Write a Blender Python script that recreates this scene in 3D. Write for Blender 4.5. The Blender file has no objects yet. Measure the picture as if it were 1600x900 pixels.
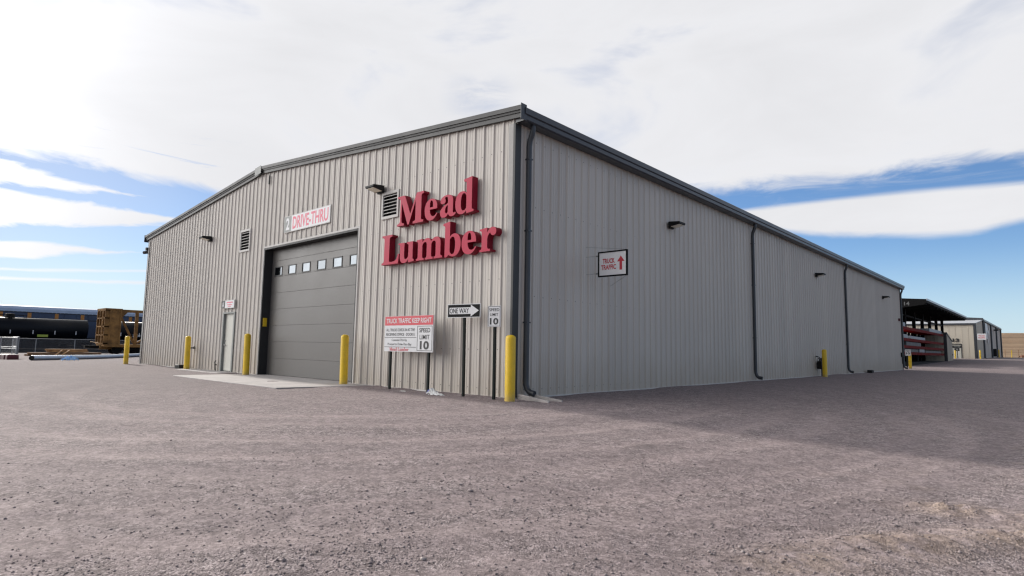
import bpy, math, random
import numpy as np
from mathutils import Matrix, Vector

random.seed(7)
R = math.radians
sc = bpy.context.scene
COL = sc.collection
PI = math.pi

# ------------------------------------------------------------------ helpers
class MB:
    """collects faces with material slots, links them as ONE mesh object"""
    def __init__(s, M=None):
        s.v = []; s.f = []; s.m = []; s.sm = []; s.M = M or Matrix()
    def add(s, verts, faces, mi=0, smooth=False):
        b = len(s.v)
        s.v += [tuple(s.M @ Vector(p)) for p in verts]
        for f in faces:
            s.f.append([b + i for i in f]); s.m.append(mi); s.sm.append(smooth)
        return s
    def box(s, x0, x1, y0, y1, z0, z1, mi=0, rz=0, about=None, bev=0):
        P = [(x0,y0,z0),(x1,y0,z0),(x1,y1,z0),(x0,y1,z0),(x0,y0,z1),(x1,y0,z1),(x1,y1,z1),(x0,y1,z1)]
        if rz:
            cx, cy = about or ((x0+x1)/2, (y0+y1)/2); c, n = math.cos(rz), math.sin(rz)
            P = [(cx+(x-cx)*c-(y-cy)*n, cy+(x-cx)*n+(y-cy)*c, z) for x, y, z in P]
        return s.add(P, [(3,2,1,0),(4,5,6,7),(0,1,5,4),(1,2,6,5),(2,3,7,6),(3,0,4,7)], mi)
    def bar(s, a, b, w, h, mi=0, up=(0,0,1)):
        a, b = Vector(a), Vector(b); d = (b-a).normalized(); u = Vector(up)
        r = d.cross(u)
        if r.length < 1e-4: r = d.cross(Vector((0,1,0)))
        r.normalize(); u = r.cross(d).normalized()
        P = []
        for c in (a, b):
            for i, j in ((-1,-1),(1,-1),(1,1),(-1,1)):
                P.append(c + r*(w/2*i) + u*(h/2*j))
        return s.add(P, [(0,1,2,3),(7,6,5,4),(0,4,5,1),(1,5,6,2),(2,6,7,3),(3,7,4,0)], mi)
    def tube(s, path, r, n=12, mi=0, cap=True, smooth=True):
        path = [Vector(p) for p in path]; rs = r if isinstance(r, (list, tuple)) else [r]*len(path)
        b = []; ref = None
        for i, p in enumerate(path):
            d = (path[min(i+1, len(path)-1)] - path[max(i-1, 0)])
            if d.length < 1e-9: d = Vector((0,0,1))
            d.normalize()
            if ref is None:
                ref = d.cross(Vector((0,0,1)))
                if ref.length < 1e-3: ref = Vector((1,0,0))
            ref = (ref - d*ref.dot(d)).normalized(); q = d.cross(ref)
            for k in range(n):
                a = 2*PI*k/n
                b.append(p + ref*(rs[i]*math.cos(a)) + q*(rs[i]*math.sin(a)))
        F = []
        for i in range(len(path)-1):
            for k in range(n):
                F.append((i*n+k, i*n+(k+1)%n, (i+1)*n+(k+1)%n, (i+1)*n+k))
        s.add(b, F, mi, smooth)
        if cap:
            m = (len(path)-1)*n
            s.add(b[:n], [tuple(reversed(range(n)))], mi); s.add(b[m:], [tuple(range(n))], mi)
        return s
    def lathe(s, x, y, prof, n=20, mi=0):
        P = []; F = []
        for r, z in prof:
            for k in range(n):
                a = 2*PI*k/n; P.append((x+r*math.cos(a), y+r*math.sin(a), z))
        for i in range(len(prof)-1):
            for k in range(n):
                F.append((i*n+k, i*n+(k+1)%n, (i+1)*n+(k+1)%n, (i+1)*n+k))
        s.add(P, F, mi, True)
        s.add(P[:n], [tuple(reversed(range(n)))], mi); s.add(P[-n:], [tuple(range(n))], mi)
        return s
    def sweep(s, prof, a, b, U, V, mi=0):
        """closed profile [(u,v)] swept from a to b"""
        a, b, U, V = Vector(a), Vector(b), Vector(U), Vector(V); n = len(prof)
        P = [a+U*u+V*v for u, v in prof] + [b+U*u+V*v for u, v in prof]
        F = [(i, (i+1)%n, n+(i+1)%n, n+i) for i in range(n)] + [tuple(reversed(range(n))), tuple(range(n, 2*n))]
        return s.add(P, F, mi)
    def prism(s, pts, y0, y1, mi=0):
        """polygon in (x,z) extruded along y"""
        n = len(pts)
        P = [(x,y0,z) for x, z in pts] + [(x,y1,z) for x, z in pts]
        return s.add(P, [tuple(range(n)), tuple(reversed(range(n, 2*n)))] + [(i, n+i, n+(i+1)%n, (i+1)%n) for i in range(n)], mi)
    def build(s, name, mats, parent=None, bevel=0):
        me = bpy.data.meshes.new(name)
        me.from_pydata(s.v, [], s.f); 
        for m in (mats if isinstance(mats, (list, tuple)) else [mats]): me.materials.append(m)
        me.polygons.foreach_set('material_index', s.m); me.polygons.foreach_set('use_smooth', s.sm)
        me.validate(); me.update()
        import bmesh
        bm = bmesh.new(); bm.from_mesh(me); bmesh.ops.recalc_face_normals(bm, faces=bm.faces); bm.to_mesh(me); bm.free()
        o = bpy.data.objects.new(name, me); COL.objects.link(o)
        if parent: o.parent = parent
        if bevel:
            b = o.modifiers.new('Bevel', 'BEVEL'); b.width = bevel; b.segments = 2; b.limit_method = 'ANGLE'; b.angle_limit = R(40)
        return o

def tag(o, label=None, cat=None, group=None, kind=None):
    if label: o['label'] = label
    if cat: o['category'] = cat
    if group: o['group'] = group
    if kind: o['kind'] = kind
    return o
def thing(name, label, cat, loc=(0,0,0), rz=0, group=None):
    o = bpy.data.objects.new(name, None); COL.objects.link(o); o.empty_display_size = .2
    o.location = loc; o.rotation_euler.z = rz
    return tag(o, label, cat, group)
def dup(root, loc, rz=None, label=None):
    def cp(o, par):
        c = o.copy(); COL.objects.link(c)
        if par: c.parent = par
        for ch in list(o.children): cp(ch, c)
        return c
    c = cp(root, None); c.location = loc
    if rz is not None: c.rotation_euler.z = rz
    if label: c['label'] = label
    return c

# ---------------------------------------------------------------- materials
def nodes(name):
    m = bpy.data.materials.new(name); m.use_nodes = True
    nt = m.node_tree; return m, nt, nt.nodes['Principled BSDF']
def N(nt, t, **kw):
    n = nt.nodes.new(t)
    for k, v in kw.items():
        if hasattr(n, k): setattr(n, k, v)
        else: n.inputs[k].default_value = v
    return n
def math_(nt, op, a, b=None, c=None, clamp=False):
    n = nt.nodes.new('ShaderNodeMath'); n.operation = op; n.use_clamp = clamp
    for i, x in enumerate((a, b, c)):
        if x is None: continue
        if isinstance(x, (int, float)): n.inputs[i].default_value = x
        else: nt.links.new(x, n.inputs[i])
    return n.outputs[0]
def sstep(nt, x, lo, hi):
    n = nt.nodes.new('ShaderNodeMapRange'); n.interpolation_type = 'SMOOTHSTEP'
    for i, v in ((0, x), (1, lo), (2, hi)):
        if isinstance(v, (int, float)): n.inputs[i].default_value = v
        else: nt.links.new(v, n.inputs[i])
    return n.outputs[0]
def mixc(nt, f, a, b, mode='MIX'):
    n = nt.nodes.new('ShaderNodeMix'); n.data_type = 'RGBA'; n.blend_type = mode
    for i, x in ((0, f), (6, a), (7, b)):
        if isinstance(x, (int, float)): n.inputs[i].default_value = x
        elif isinstance(x, tuple): n.inputs[i].default_value = (*x[:3], 1)
        else: nt.links.new(x, n.inputs[i])
    return n.outputs[2]
def noise(nt, co, scale, detail=3, rough=.55, dist=0):
    n = N(nt, 'ShaderNodeTexNoise'); n.inputs['Scale'].default_value = scale; n.inputs['Detail'].default_value = detail
    n.inputs['Roughness'].default_value = rough; n.inputs['Distortion'].default_value = dist
    nt.links.new(co, n.inputs['Vector']); return n.outputs[0]
def mapped(nt, co, scale):
    n = N(nt, 'ShaderNodeMapping'); n.inputs['Scale'].default_value = scale; nt.links.new(co, n.inputs[0]); return n.outputs[0]
def objco(nt): return nt.nodes.new('ShaderNodeTexCoord').outputs['Object']
def geoco(nt): return nt.nodes.new('ShaderNodeNewGeometry').outputs['Position']

def paint(name, c, rough=.5, var=.12, scale=6, metal=0, bump=.0, spec=.5, c2=None):
    m, nt, b = nodes(name); co = geoco(nt)
    n1 = noise(nt, co, scale, 5); n2 = noise(nt, co, scale*9, 3)
    f = math_(nt, 'ADD', math_(nt, 'MULTIPLY', n1, .7), math_(nt, 'MULTIPLY', n2, .3))
    f = sstep(nt, f, .3, .7)
    lo = c2 or tuple(x*(1-var) for x in c); hi = tuple(min(1, x*(1+var)) for x in c)
    nt.links.new(mixc(nt, f, lo, hi), b.inputs['Base Color'])
    nt.links.new(math_(nt, 'ADD', math_(nt, 'MULTIPLY', n1, .2), rough-.1), b.inputs['Roughness'])
    b.inputs['Metallic'].default_value = metal; b.inputs['Specular IOR Level'].default_value = spec
    if bump:
        bp = N(nt, 'ShaderNodeBump'); bp.inputs['Strength'].default_value = bump; bp.inputs['Distance'].default_value = .01
        nt.links.new(n2, bp.inputs['Height']); nt.links.new(bp.outputs[0], b.inputs['Normal'])
    return m

def siding(name, c, dust=(.40,.33,.25)):
    """painted steel sheet: faint streaks, dust splashed along the foot"""
    m, nt, b = nodes(name); co = geoco(nt)
    st = noise(nt, mapped(nt, co, (5, 5, .16)), 1.0, 5, .6)
    big = noise(nt, co, .35, 3)
    f = math_(nt, 'ADD', math_(nt, 'MULTIPLY', st, .6), math_(nt, 'MULTIPLY', big, .4))
    col = mixc(nt, sstep(nt, f, .3, .7), tuple(x*.955 for x in c), tuple(x*1.03 for x in c))
    sx = N(nt, 'ShaderNodeSeparateXYZ'); nt.links.new(co, sx.inputs[0])
    pn = math_(nt, 'FLOOR', math_(nt, 'DIVIDE', math_(nt, 'ADD', math_(nt, 'SUBTRACT', sx.outputs[1], sx.outputs[0]), .01), .915))
    wn = N(nt, 'ShaderNodeTexWhiteNoise'); wn.noise_dimensions = '1D'; nt.links.new(pn, wn.inputs['W'])
    col = mixc(nt, 1.0, col, mixc(nt, wn.outputs['Value'], (.95,.95,.95), (1.04,1.04,1.035)), 'MULTIPLY')
    fr = math_(nt, 'FRACT', math_(nt, 'DIVIDE', math_(nt, 'ADD', math_(nt, 'SUBTRACT', sx.outputs[1], sx.outputs[0]), .025), .915))
    col = mixc(nt, math_(nt, 'MULTIPLY', math_(nt, 'LESS_THAN', fr, .007), .55), col, (.10,.095,.09))
    run = noise(nt, mapped(nt, co, (22, 22, .5)), 1.0, 4, .7)
    col = mixc(nt, math_(nt, 'MULTIPLY', sstep(nt, run, .62, .82), .05), col, (.24,.22,.20))
    h = math_(nt, 'ADD', sx.outputs[2], math_(nt, 'MULTIPLY', noise(nt, mapped(nt, co, (2.5, 2.5, 1)), 1.0, 4), 1.6))
    d = math_(nt, 'MULTIPLY', math_(nt, 'SUBTRACT', 1.0, sstep(nt, h, .7, 2.0)), .38)
    col = mixc(nt, d, col, dust)
    nt.links.new(col, b.inputs['Base Color'])
    b.inputs['Roughness'].default_value = .48; b.inputs['Specular IOR Level'].default_value = .4
    bp = N(nt, 'ShaderNodeBump'); bp.inputs['Strength'].default_value = .12; bp.inputs['Distance'].default_value = .02
    nt.links.new(noise(nt, mapped(nt, co, (1, 1, .5)), 1.6, 2), bp.inputs['Height']); nt.links.new(bp.outputs[0], b.inputs['Normal'])
    return m

MT = {}
MT['siding'] = siding('stone_siding', (.545,.505,.46))
MT['siding_far'] = siding('tan_siding', (.52,.47,.39))
MT['charcoal'] = paint('charcoal_trim', (.040,.040,.041), .45, .15, 3, spec=.35)
MT['trim_light'] = paint('corner_trim_grey', (.27,.255,.245), .45, .12, 2)
MT['gutter'] = paint('charcoal_gutter', (.036,.040,.048), .36, .15, 3)
MT['roof'] = paint('galvalume_roof', (.50,.51,.53), .42, .1, 2, metal=.55)
MT['screw'] = paint('fastener', (.10,.095,.09), .5, .1)
MT['void'] = paint('dark_opening', (.006,.006,.006), .8, .1)
MT['jamb'] = paint('dark_jamb', (.018,.018,.019), .55, .1)
MT['louver'] = paint('louver_metal', (.46,.44,.42), .5, .06)
MT['door'] = paint('overhead_door', (.118,.111,.104), .42, .05, 1.2)
MT['door_line'] = paint('door_seam', (.112,.107,.101), .5, .05)
MT['walkdoor'] = paint('cream_door', (.56,.55,.49), .45, .04, 2)
MT['steel'] = paint('steel', (.45,.45,.46), .3, .1, 20, metal=1)
MT['galv'] = paint('galvanised', (.27,.32,.40), .42, .15, 6, metal=.6)
MT['galv_pale'] = paint('fence_galvanised', (.20,.215,.235), .5, .1, 6, metal=.3)
MT['yellow'] = paint('safety_yellow', (.72,.47,.012), .42, .09, 5)
def scuff():
    nt = MT['yellow'].node_tree; b = nt.nodes['Principled BSDF']; l = b.inputs['Base Color'].links[0].from_socket; co = geoco(nt)
    a = sstep(nt, noise(nt, mapped(nt, co, (9, 9, 22)), 1.0, 6, .75), .64, .72); d = sstep(nt, noise(nt, co, 3, 5, .7), .56, .75)
    sx = N(nt, 'ShaderNodeSeparateXYZ'); nt.links.new(co, sx.inputs[0])
    col = mixc(nt, math_(nt, 'MULTIPLY', d, .35), l, (.38,.25,.03)); col = mixc(nt, math_(nt, 'MULTIPLY', a, .7), col, (.10,.075,.045))
    mud = math_(nt, 'MULTIPLY', sstep(nt, math_(nt, 'ADD', sx.outputs[2], math_(nt, 'MULTIPLY', noise(nt, co, 8, 4), .25)), .36, .08), .5)
    nt.links.new(mixc(nt, mud, col, (.27,.22,.17)), b.inputs['Base Color'])
scuff()
MT['post'] = paint('green_black_post', (.006,.010,.009), .6, .2, spec=.2)
MT['black'] = paint('black_paint', (.006,.006,.007), .6, .2, spec=.15)
MT['white'] = paint('sign_white', (.62,.62,.63), .4, .04, 4)
MT['bright_white'] = paint('sign_bright_white', (.84,.84,.84), .35, .03, 4)
MT['red'] = paint('sign_red', (.55,.035,.055), .4, .08)
MT['faded'] = paint('faded_red', (.70,.13,.20), .5, .08)
MT['sign_grey'] = paint('sign_grey', (.22,.23,.22), .5, .05)
MT['ink'] = paint('sign_ink', (.018,.018,.02), .5, .1)
MT['crimson'] = paint('crimson_letter', (.45,.024,.062), .50, .06, 3, spec=.25)
MT['crimson_edge'] = paint('crimson_return', (.22,.005,.022), .5, .1, 3, spec=.2)
MT['lens'] = paint('lamp_lens', (.85,.78,.62), .25, .05)
MT['concrete'] = paint('concrete', (.36,.335,.325), .85, .16, 1.6, bump=.3)
MT['footing'] = paint('concrete_footing', (.55,.53,.50), .85, .1, 4, bump=.3)
MT['bait'] = paint('black_plastic', (.007,.007,.008), .55, .2, spec=.25)
MT['plastic'] = paint('plastic_film', (.80,.79,.77), .35, .06, 30)
MT['blueprint'] = paint('blue_print', (.06,.08,.42), .4, .1)
MT['bluewrap'] = paint('blue_tarp', (.22,.42,.72), .4, .2, 3)
MT['tank'] = paint('tank_black', (.003,.0042,.0075), .45, .3, 1.5, spec=.18)
MT['rail_dark'] = paint('rail_dark', (.007,.0065,.006), .75, .3, 4, spec=.2)
MT['auto_roof'] = paint('rack_roof', (.42,.50,.64), .5, .08, 1)
MT['auto_side'] = paint('rack_screen', (.045,.066,.12), .6, .2, .8)
MT['auto_dark'] = paint('rack_deck', (.022,.026,.040), .6, .2, .8)
MT['orange'] = paint('orange_panel', (.50,.20,.035), .55, .25, 2)
MT['railyellow'] = paint('weathered_railcar_yellow', (.25,.135,.045), .75, .30, 1.3, c2=(.12,.065,.025), spec=.2)
MT['wood'] = paint('timber', (.34,.18,.07), .75, .35, 3)
MT['wood2'] = paint('weathered_timber', (.20,.11,.055), .8, .35, 3)
MT['maroon'] = paint('maroon_wrap', (.07,.010,.018), .5, .3, 4)
MT['rackred'] = paint('rack_red', (.14,.0045,.0035), .7, .2, 2, spec=.06)
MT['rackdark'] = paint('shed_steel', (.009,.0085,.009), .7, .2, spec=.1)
MT['lumberwrap'] = paint('lumber_wrap', (.20,.23,.27), .45, .2, 1.5)
MT['lumbergrey'] = paint('grey_lumber', (.13,.13,.13), .7, .25, 1.5)
MT['lime'] = paint('lime_placard', (.35,.42,.05), .5, .1)
MT['rust'] = paint('rusty_scrap', (.16,.06,.035), .8, .4, 1)
MT['paper'] = paint('paper', (.6,.58,.55), .7, .1)

def glass():
    m, nt, b = nodes('door_glass'); co = geoco(nt)
    b.inputs['Base Color'].default_value = (.02,.025,.03,1); b.inputs['Roughness'].default_value = .03
    b.inputs['Specular IOR Level'].default_value = 1.0; b.inputs['Coat Weight'].default_value = 1; b.inputs['Coat Roughness'].default_value = .03
    b.inputs['Metallic'].default_value = 0.0
    bp = N(nt, 'ShaderNodeBump'); bp.inputs['Strength'].default_value = .05; nt.links.new(noise(nt, co, 3, 2), bp.inputs['Height'])
    nt.links.new(bp.outputs[0], b.inputs['Normal'])
    return m
MT['glass'] = paint('door_glass', (.125,.140,.156), .10, .15, 1.4, metal=1)

# ---------------------------------------------------------------- glyph outlines (serif channel letters), lettering
GLYPH = {
'M': ["M 15 680 L 255 680 L 455 235 L 650 680 L 885 680 L 885 635 C 825 628 810 615 810 560 L 810 115 C 810 60 825 50 885 45 L 885 0 L 545 0 L 545 45 C 610 50 625 60 625 115 L 625 520 L 415 0 L 370 0 L 160 520 L 160 135 C 160 75 180 50 250 45 L 250 0 L 15 0 L 15 45 C 85 50 110 75 110 135 L 110 560 C 110 620 90 630 15 635 Z"],
'L': ["M 15 0 L 15 45 C 80 50 95 60 95 115 L 95 565 C 95 620 80 630 15 635 L 15 680 L 370 680 L 370 635 C 300 630 280 620 280 565 L 280 100 C 280 65 300 55 340 55 L 400 55 C 500 55 560 110 590 215 L 628 215 L 600 0 Z"],
'e': ["M 420 130 C 380 50 310 -12 220 -12 C 100 -12 25 90 25 235 C 25 385 110 490 230 490 C 345 490 415 400 415 270 L 415 240 L 190 240 C 192 140 235 75 300 75 C 340 75 370 95 395 145 Z", "M 188 290 C 186 390 200 450 235 450 C 272 450 288 390 288 290 Z"],
'a': ["M 30 360 C 30 440 110 490 220 490 C 340 490 400 440 400 340 L 400 110 C 400 75 410 60 430 60 C 445 60 455 65 465 75 L 485 45 C 455 10 420 -12 370 -12 C 315 -12 280 15 265 65 C 235 15 190 -12 135 -12 C 70 -12 25 35 25 105 C 25 205 110 250 252 300 L 252 370 C 252 425 240 450 205 450 C 180 450 168 438 168 420 C 168 400 182 390 182 360 C 182 325 150 300 110 300 C 65 300 30 325 30 360 Z", "M 252 258 C 195 235 172 200 172 140 C 172 95 187 75 212 75 C 235 75 252 100 252 125 Z"],
'd': ["M 335 55 C 300 10 255 -12 200 -12 C 95 -12 25 85 25 235 C 25 390 105 490 210 490 C 260 490 305 470 335 430 L 335 600 C 335 645 325 655 262 660 L 262 700 L 485 725 L 485 110 C 485 65 492 55 538 48 L 538 8 L 335 -12 Z", "M 335 370 C 315 420 295 440 265 440 C 210 440 182 370 182 240 C 182 110 210 60 260 60 C 290 60 318 80 335 115 Z"],
'u': ["M 10 475 L 10 438 C 58 432 68 425 68 380 L 68 150 C 68 40 125 -12 210 -12 C 270 -12 320 15 352 70 L 352 -10 L 540 10 L 540 48 C 505 52 495 62 495 105 L 495 475 L 295 475 L 295 438 C 343 432 352 425 352 380 L 352 150 C 335 100 305 75 270 75 C 230 75 213 100 213 155 L 213 475 Z"],
'm': ["M 15 440 L 15 475 L 205 490 L 205 405 C 245 460 295 490 350 490 C 415 490 460 460 475 400 C 515 460 570 490 630 490 C 715 490 765 435 765 340 L 765 110 C 765 55 775 45 820 40 L 820 0 L 570 0 L 570 40 C 615 45 622 55 622 110 L 622 320 C 622 380 605 405 570 405 C 535 405 505 385 487 345 L 487 110 C 487 55 495 45 540 40 L 540 0 L 295 0 L 295 40 C 340 45 345 55 345 110 L 345 320 C 345 380 328 405 292 405 C 258 405 225 380 207 340 L 207 110 C 207 55 215 45 260 40 L 260 0 L 15 0 L 15 40 C 58 45 65 55 65 110 L 65 370 C 65 425 55 435 15 440 Z"],
'b': ["M 5 660 L 5 700 L 205 725 L 205 425 C 240 470 285 490 335 490 C 445 490 515 395 515 245 C 515 95 435 -12 310 -12 C 260 -12 215 5 185 35 L 110 -12 L 60 -12 L 60 600 C 60 645 50 655 5 660 Z", "M 205 370 L 205 115 C 222 65 250 40 285 40 C 335 40 360 110 360 240 C 360 365 335 425 285 425 C 255 425 225 405 205 370 Z"],
'r': ["M 15 440 L 15 475 L 205 490 L 205 385 C 235 455 280 490 335 490 C 400 490 435 455 435 400 C 435 350 405 315 360 315 C 320 315 295 340 285 380 C 245 365 215 320 210 255 L 210 110 C 210 55 225 45 285 40 L 285 0 L 15 0 L 15 40 C 58 45 65 55 65 110 L 65 370 C 65 425 55 435 15 440 Z"],
}
ADV = dict(M=905, L=640, e=445, a=495, d=548, u=552, m=835, b=540, r=445)
def outline(path, lower):
    t = path.split(); i = 0; pts = []; cur = None
    while i < len(t):
        k = t[i]; i += 1
        if k in 'ML':
            cur = (float(t[i]), float(t[i+1])); i += 2; pts.append(cur)
        elif k == 'C':
            a = [float(q) for q in t[i:i+6]]; i += 6; x0, y0 = cur
            for j in range(1, 9):
                s = j/8; u = 1-s
                pts.append((u**3*x0+3*u*u*s*a[0]+3*u*s*s*a[2]+s**3*a[4], u**3*y0+3*u*u*s*a[1]+3*u*s*s*a[3]+s**3*a[5]))
            cur = (a[4], a[5])
    if lower: pts = [(x, y*.94 if y < 490 else 460.6+(y-490)*1.125) for x, y in pts]
    return pts
def glyph_mesh(ch, extrude):
    """-> verts (x, y up, z out), faces"""
    cu = bpy.data.curves.new('glyph', 'CURVE'); cu.dimensions = '2D'; cu.fill_mode = 'BOTH' if extrude else 'FRONT'; cu.extrude = extrude
    for p in GLYPH[ch]:
        pts = outline(p, ch.islower())
        sp = cu.splines.new('POLY'); sp.points.add(len(pts)-1); sp.use_cyclic_u = True
        for q, (x, y) in zip(sp.points, pts): q.co = (x, y, 0, 1)
    return curve_to_mesh(cu)
def curve_to_mesh(cu):
    o = bpy.data.objects.new('tmp', cu); COL.objects.link(o)
    dg = bpy.context.evaluated_depsgraph_get(); dg.update()
    me = bpy.data.meshes.new_from_object(o.evaluated_get(dg))
    V = [tuple(v.co) for v in me.vertices]; F = [tuple(p.vertices) for p in me.polygons]
    bpy.data.objects.remove(o); bpy.data.curves.remove(cu); bpy.data.meshes.remove(me)
    return V, F
_tc = {}
def text_mesh(s, weight=.0):
    if (s, weight) in _tc: return _tc[s, weight]
    cu = bpy.data.curves.new('lettering', 'FONT'); cu.body = s; cu.size = 1; cu.offset = weight; cu.resolution_u = 3
    V, F = curve_to_mesh(cu)
    xs = [v[0] for v in V]; ys = [v[1] for v in V]
    x0, x1, y0, y1 = min(xs), max(xs), min(ys), max(ys)
    V = [((x-x0)/(x1-x0), (y-y0)/(y1-y0)) for x, y, z in V]
    _tc[s, weight] = V, F; return V, F
def letter(mb, s, cx, cz, w, h, y, mi, weight=.02):
    """text fitted to w x h, centred at (cx, cz) on the plane y (facing -y)"""
    V, F = text_mesh(s, weight)
    mb.add([(cx+(u-.5)*w, y, cz+(v-.5)*h) for u, v in V], F, mi)
def serif(mb, s, cx, cz, w, h, y, mi):
    total = sum(ADV.get(c, 260) for c in s); x = 0
    for c in s:
        if c != ' ':
            V, F = glyph_mesh(c, 0)
            mb.add([(cx-w/2+(x+vx)/total*w, y, cz-h/2+vy/725*h) for vx, vy, vz in V], F, mi)
        x += ADV.get(c, 260)

# ---------------------------------------------------------------- terrain height
def ss(t): t = np.clip(t, 0, 1); return t*t*(3-2*t)
def ghash(ix, iy, seed):
    h = (ix.astype(np.int64)*374761393 + iy.astype(np.int64)*668265263 + seed*1442695041) & 0xffffffff
    h = ((h ^ (h >> 13))*1274126177) & 0xffffffff
    return ((h ^ (h >> 16)) & 0xffff)/65535.0
def vnoise(x, y, s, seed=0):
    x = np.asarray(x, float)/s; y = np.asarray(y, float)/s
    ix = np.floor(x); iy = np.floor(y); fx = ss(x-ix); fy = ss(y-iy)
    a = ghash(ix, iy, seed); b = ghash(ix+1, iy, seed); c = ghash(ix, iy+1, seed); d = ghash(ix+1, iy+1, seed)
    return (a*(1-fx)+b*fx)*(1-fy)+(c*(1-fx)+d*fx)*fy - .5
def base_z(x, y):
    x = np.asarray(x, float); y = np.asarray(y, float)
    z = np.zeros(np.broadcast(x, y).shape)
    z = z - .012*np.clip(-y-1.2, 0, 9)*ss((x+30)/10)
    z = z - np.minimum(.10, .014*np.clip(x-1.0, 0, 20))*(1-ss((y-35)/15))
    z = z + .016*ss((y+4.2)/1.6)*ss((x+14.5)/1.5)*ss((-3.6-x)/1.2)*(y < .2)
    z = z + (.74*ss((y-48)/74)+.30*ss((y-122)/48))*ss((x+60)/40)
    z = z - .20*ss((-x-26)/20) - .32*ss((-x-64)/18)
    return z
MOUND = [(7.74,-4.80,.50,.15,.060,1.04),(7.90,-3.58,.34,.13,.045,.3),(8.25,-4.15,.45,.16,.045,.7),(7.35,-5.55,.40,.13,.030,1.0),(8.6,-3.5,.5,.18,.04,.5)]
def H(x, y):
    x = np.asarray(x, float); y = np.asarray(y, float)
    z = base_z(x, y)
    near = np.exp(-((x-6)**2+(y+4)**2)/900.)
    off = ss((-y-.55)/1.2) + ss((x-.5)/1.5); off = np.clip(off, 0, 1)
    r = np.hypot(x+5, y)+vnoise(x, y, 3.5, 41)*.5
    trk = sum(np.exp(-((r-q)/.15)**2) for q in (6.6,7.5,8.9,10.0,10.75,11.9,12.5,13.6))*(.25+1.2*np.clip(vnoise(x, y, 2.6, 44)+.5, 0, 1))
    rut = vnoise(r, np.zeros_like(r)+3.3, .42, 11)*.022*(.4+.8*(vnoise(x, y, 4, 5)+.5)) + vnoise(r, np.zeros_like(r)+1.3, .16, 12)*.008
    cd = np.hypot(x-8.5, y+9.3); fi = np.clip(1.5-cd/9., 0, 1)
    z = z + near*off*(-.006*trk + rut + vnoise(x, y, 1.3, 1)*.028 + vnoise(x, y, .45, 2)*.010*(.35+.65*fi) + fi*vnoise(x, y, .17, 3)*.009*(.3+1.6*np.clip(vnoise(x, y, 1.1, 8)+.5, 0, 1)))
    wall = np.clip((vnoise(x, y, .7, 31)+.25), 0, 1)*.05*np.exp(-np.clip(-y-.05, 0, 9)/.35)*((x < .3) & (x > -24.5) & (y < 0) & ((x > -5) | (x < -17.3)))
    wall2 = np.clip((vnoise(x, y, .8, 33)+.2), 0, 1)*.05*np.exp(-np.clip(x-.05, 0, 9)/.35)*((y > 1) & (y < 43) & (x > 0))
    z = z + wall + wall2
    for mx, my, L, w, h, a in MOUND:
        c, s = math.cos(a), math.sin(a); u = (x-mx)*c+(y-my)*s; v = -(x-mx)*s+(y-my)*c
        v = v + .12*np.sin(u*2.2)
        z = z + h*np.exp(-(u/L)**2-(v/w)**2)*(1+.35*np.sin(u*38+v*9)*np.exp(-((v)/w)**2*.5))
    return z
def gz(x, y): return float(H(np.array([x]), np.array([y]))[0])

def axis(fine0, fine1, step, lo, hi, grow=1.055):
    a = list(np.arange(fine0, fine1+1e-6, step)); s = step
    while a[-1] < hi: s *= grow; a.append(a[-1]+s)
    s = step; b = []
    p = fine0
    while p > lo: s *= grow; p -= s; b.append(p)
    return np.array(b[::-1]+a)
xs = axis(1.5, 10.5, .04, -2500, 2500); ys = axis(-9.2, -1.5, .04, -800, 3500)
X, Y = np.meshgrid(xs, ys, indexing='xy'); Z = H(X.ravel(), Y.ravel())
nx, ny = len(xs), len(ys)
gm = bpy.data.meshes.new('ground')
idx = np.arange(nx*ny).reshape(ny, nx)
Fq = np.stack([idx[:-1,:-1], idx[:-1,1:], idx[1:,1:], idx[1:,:-1]], -1).reshape(-1, 4)
gm.vertices.add(nx*ny); gm.vertices.foreach_set('co', np.stack([X.ravel(), Y.ravel(), Z], -1).astype(np.float32).ravel())
gm.loops.add(Fq.size); gm.loops.foreach_set('vertex_index', Fq.ravel().astype(np.int32))
gm.polygons.add(len(Fq)); gm.polygons.foreach_set('loop_start', np.arange(0, Fq.size, 4, dtype=np.int32)); gm.polygons.foreach_set('loop_total', np.full(len(Fq), 4, np.int32))
gm.polygons.foreach_set('use_smooth', np.ones(len(Fq), bool)); gm.update(calc_edges=True); gm.validate()
dirt = np.zeros(nx*ny)
for mx, my, L, w, h, a in MOUND:
    c, s = math.cos(a), math.sin(a); u = (X.ravel()-mx)*c+(Y.ravel()-my)*s; v = -(X.ravel()-mx)*s+(Y.ravel()-my)*c
    dirt = np.maximum(dirt, np.exp(-(u/(L*1.15))**2-(v/(w*1.9))**2))
xr, yr = X.ravel(), Y.ravel(); rr_ = np.hypot(xr+5, yr)+vnoise(xr, yr, 3.5, 41)*.5
trk = sum(np.exp(-((rr_-q)/.17)**2) for q in (6.6,7.5,8.9,10.0,10.75,11.9,12.5,13.6))*(.25+1.2*np.clip(vnoise(xr, yr, 2.6, 44)+.5, 0, 1))*np.clip((-yr-1.5)/2+np.clip(xr, 0, 9)/2, 0, 1)
stn = np.exp(-(((xr-4.80)/.13)**2+((yr+2.86)/.20)**2)**1.0)*(.6+.8*np.clip(vnoise(xr, yr, .08, 71)+.5, 0, 1))
at = gm.attributes.new('stain', 'FLOAT', 'POINT'); at.data.foreach_set('value', stn.astype(np.float32))
at = gm.attributes.new('track', 'FLOAT', 'POINT'); at.data.foreach_set('value', trk.astype(np.float32))
at = gm.attributes.new('dirt', 'FLOAT', 'POINT'); at.data.foreach_set('value', dirt.astype(np.float32))

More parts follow.
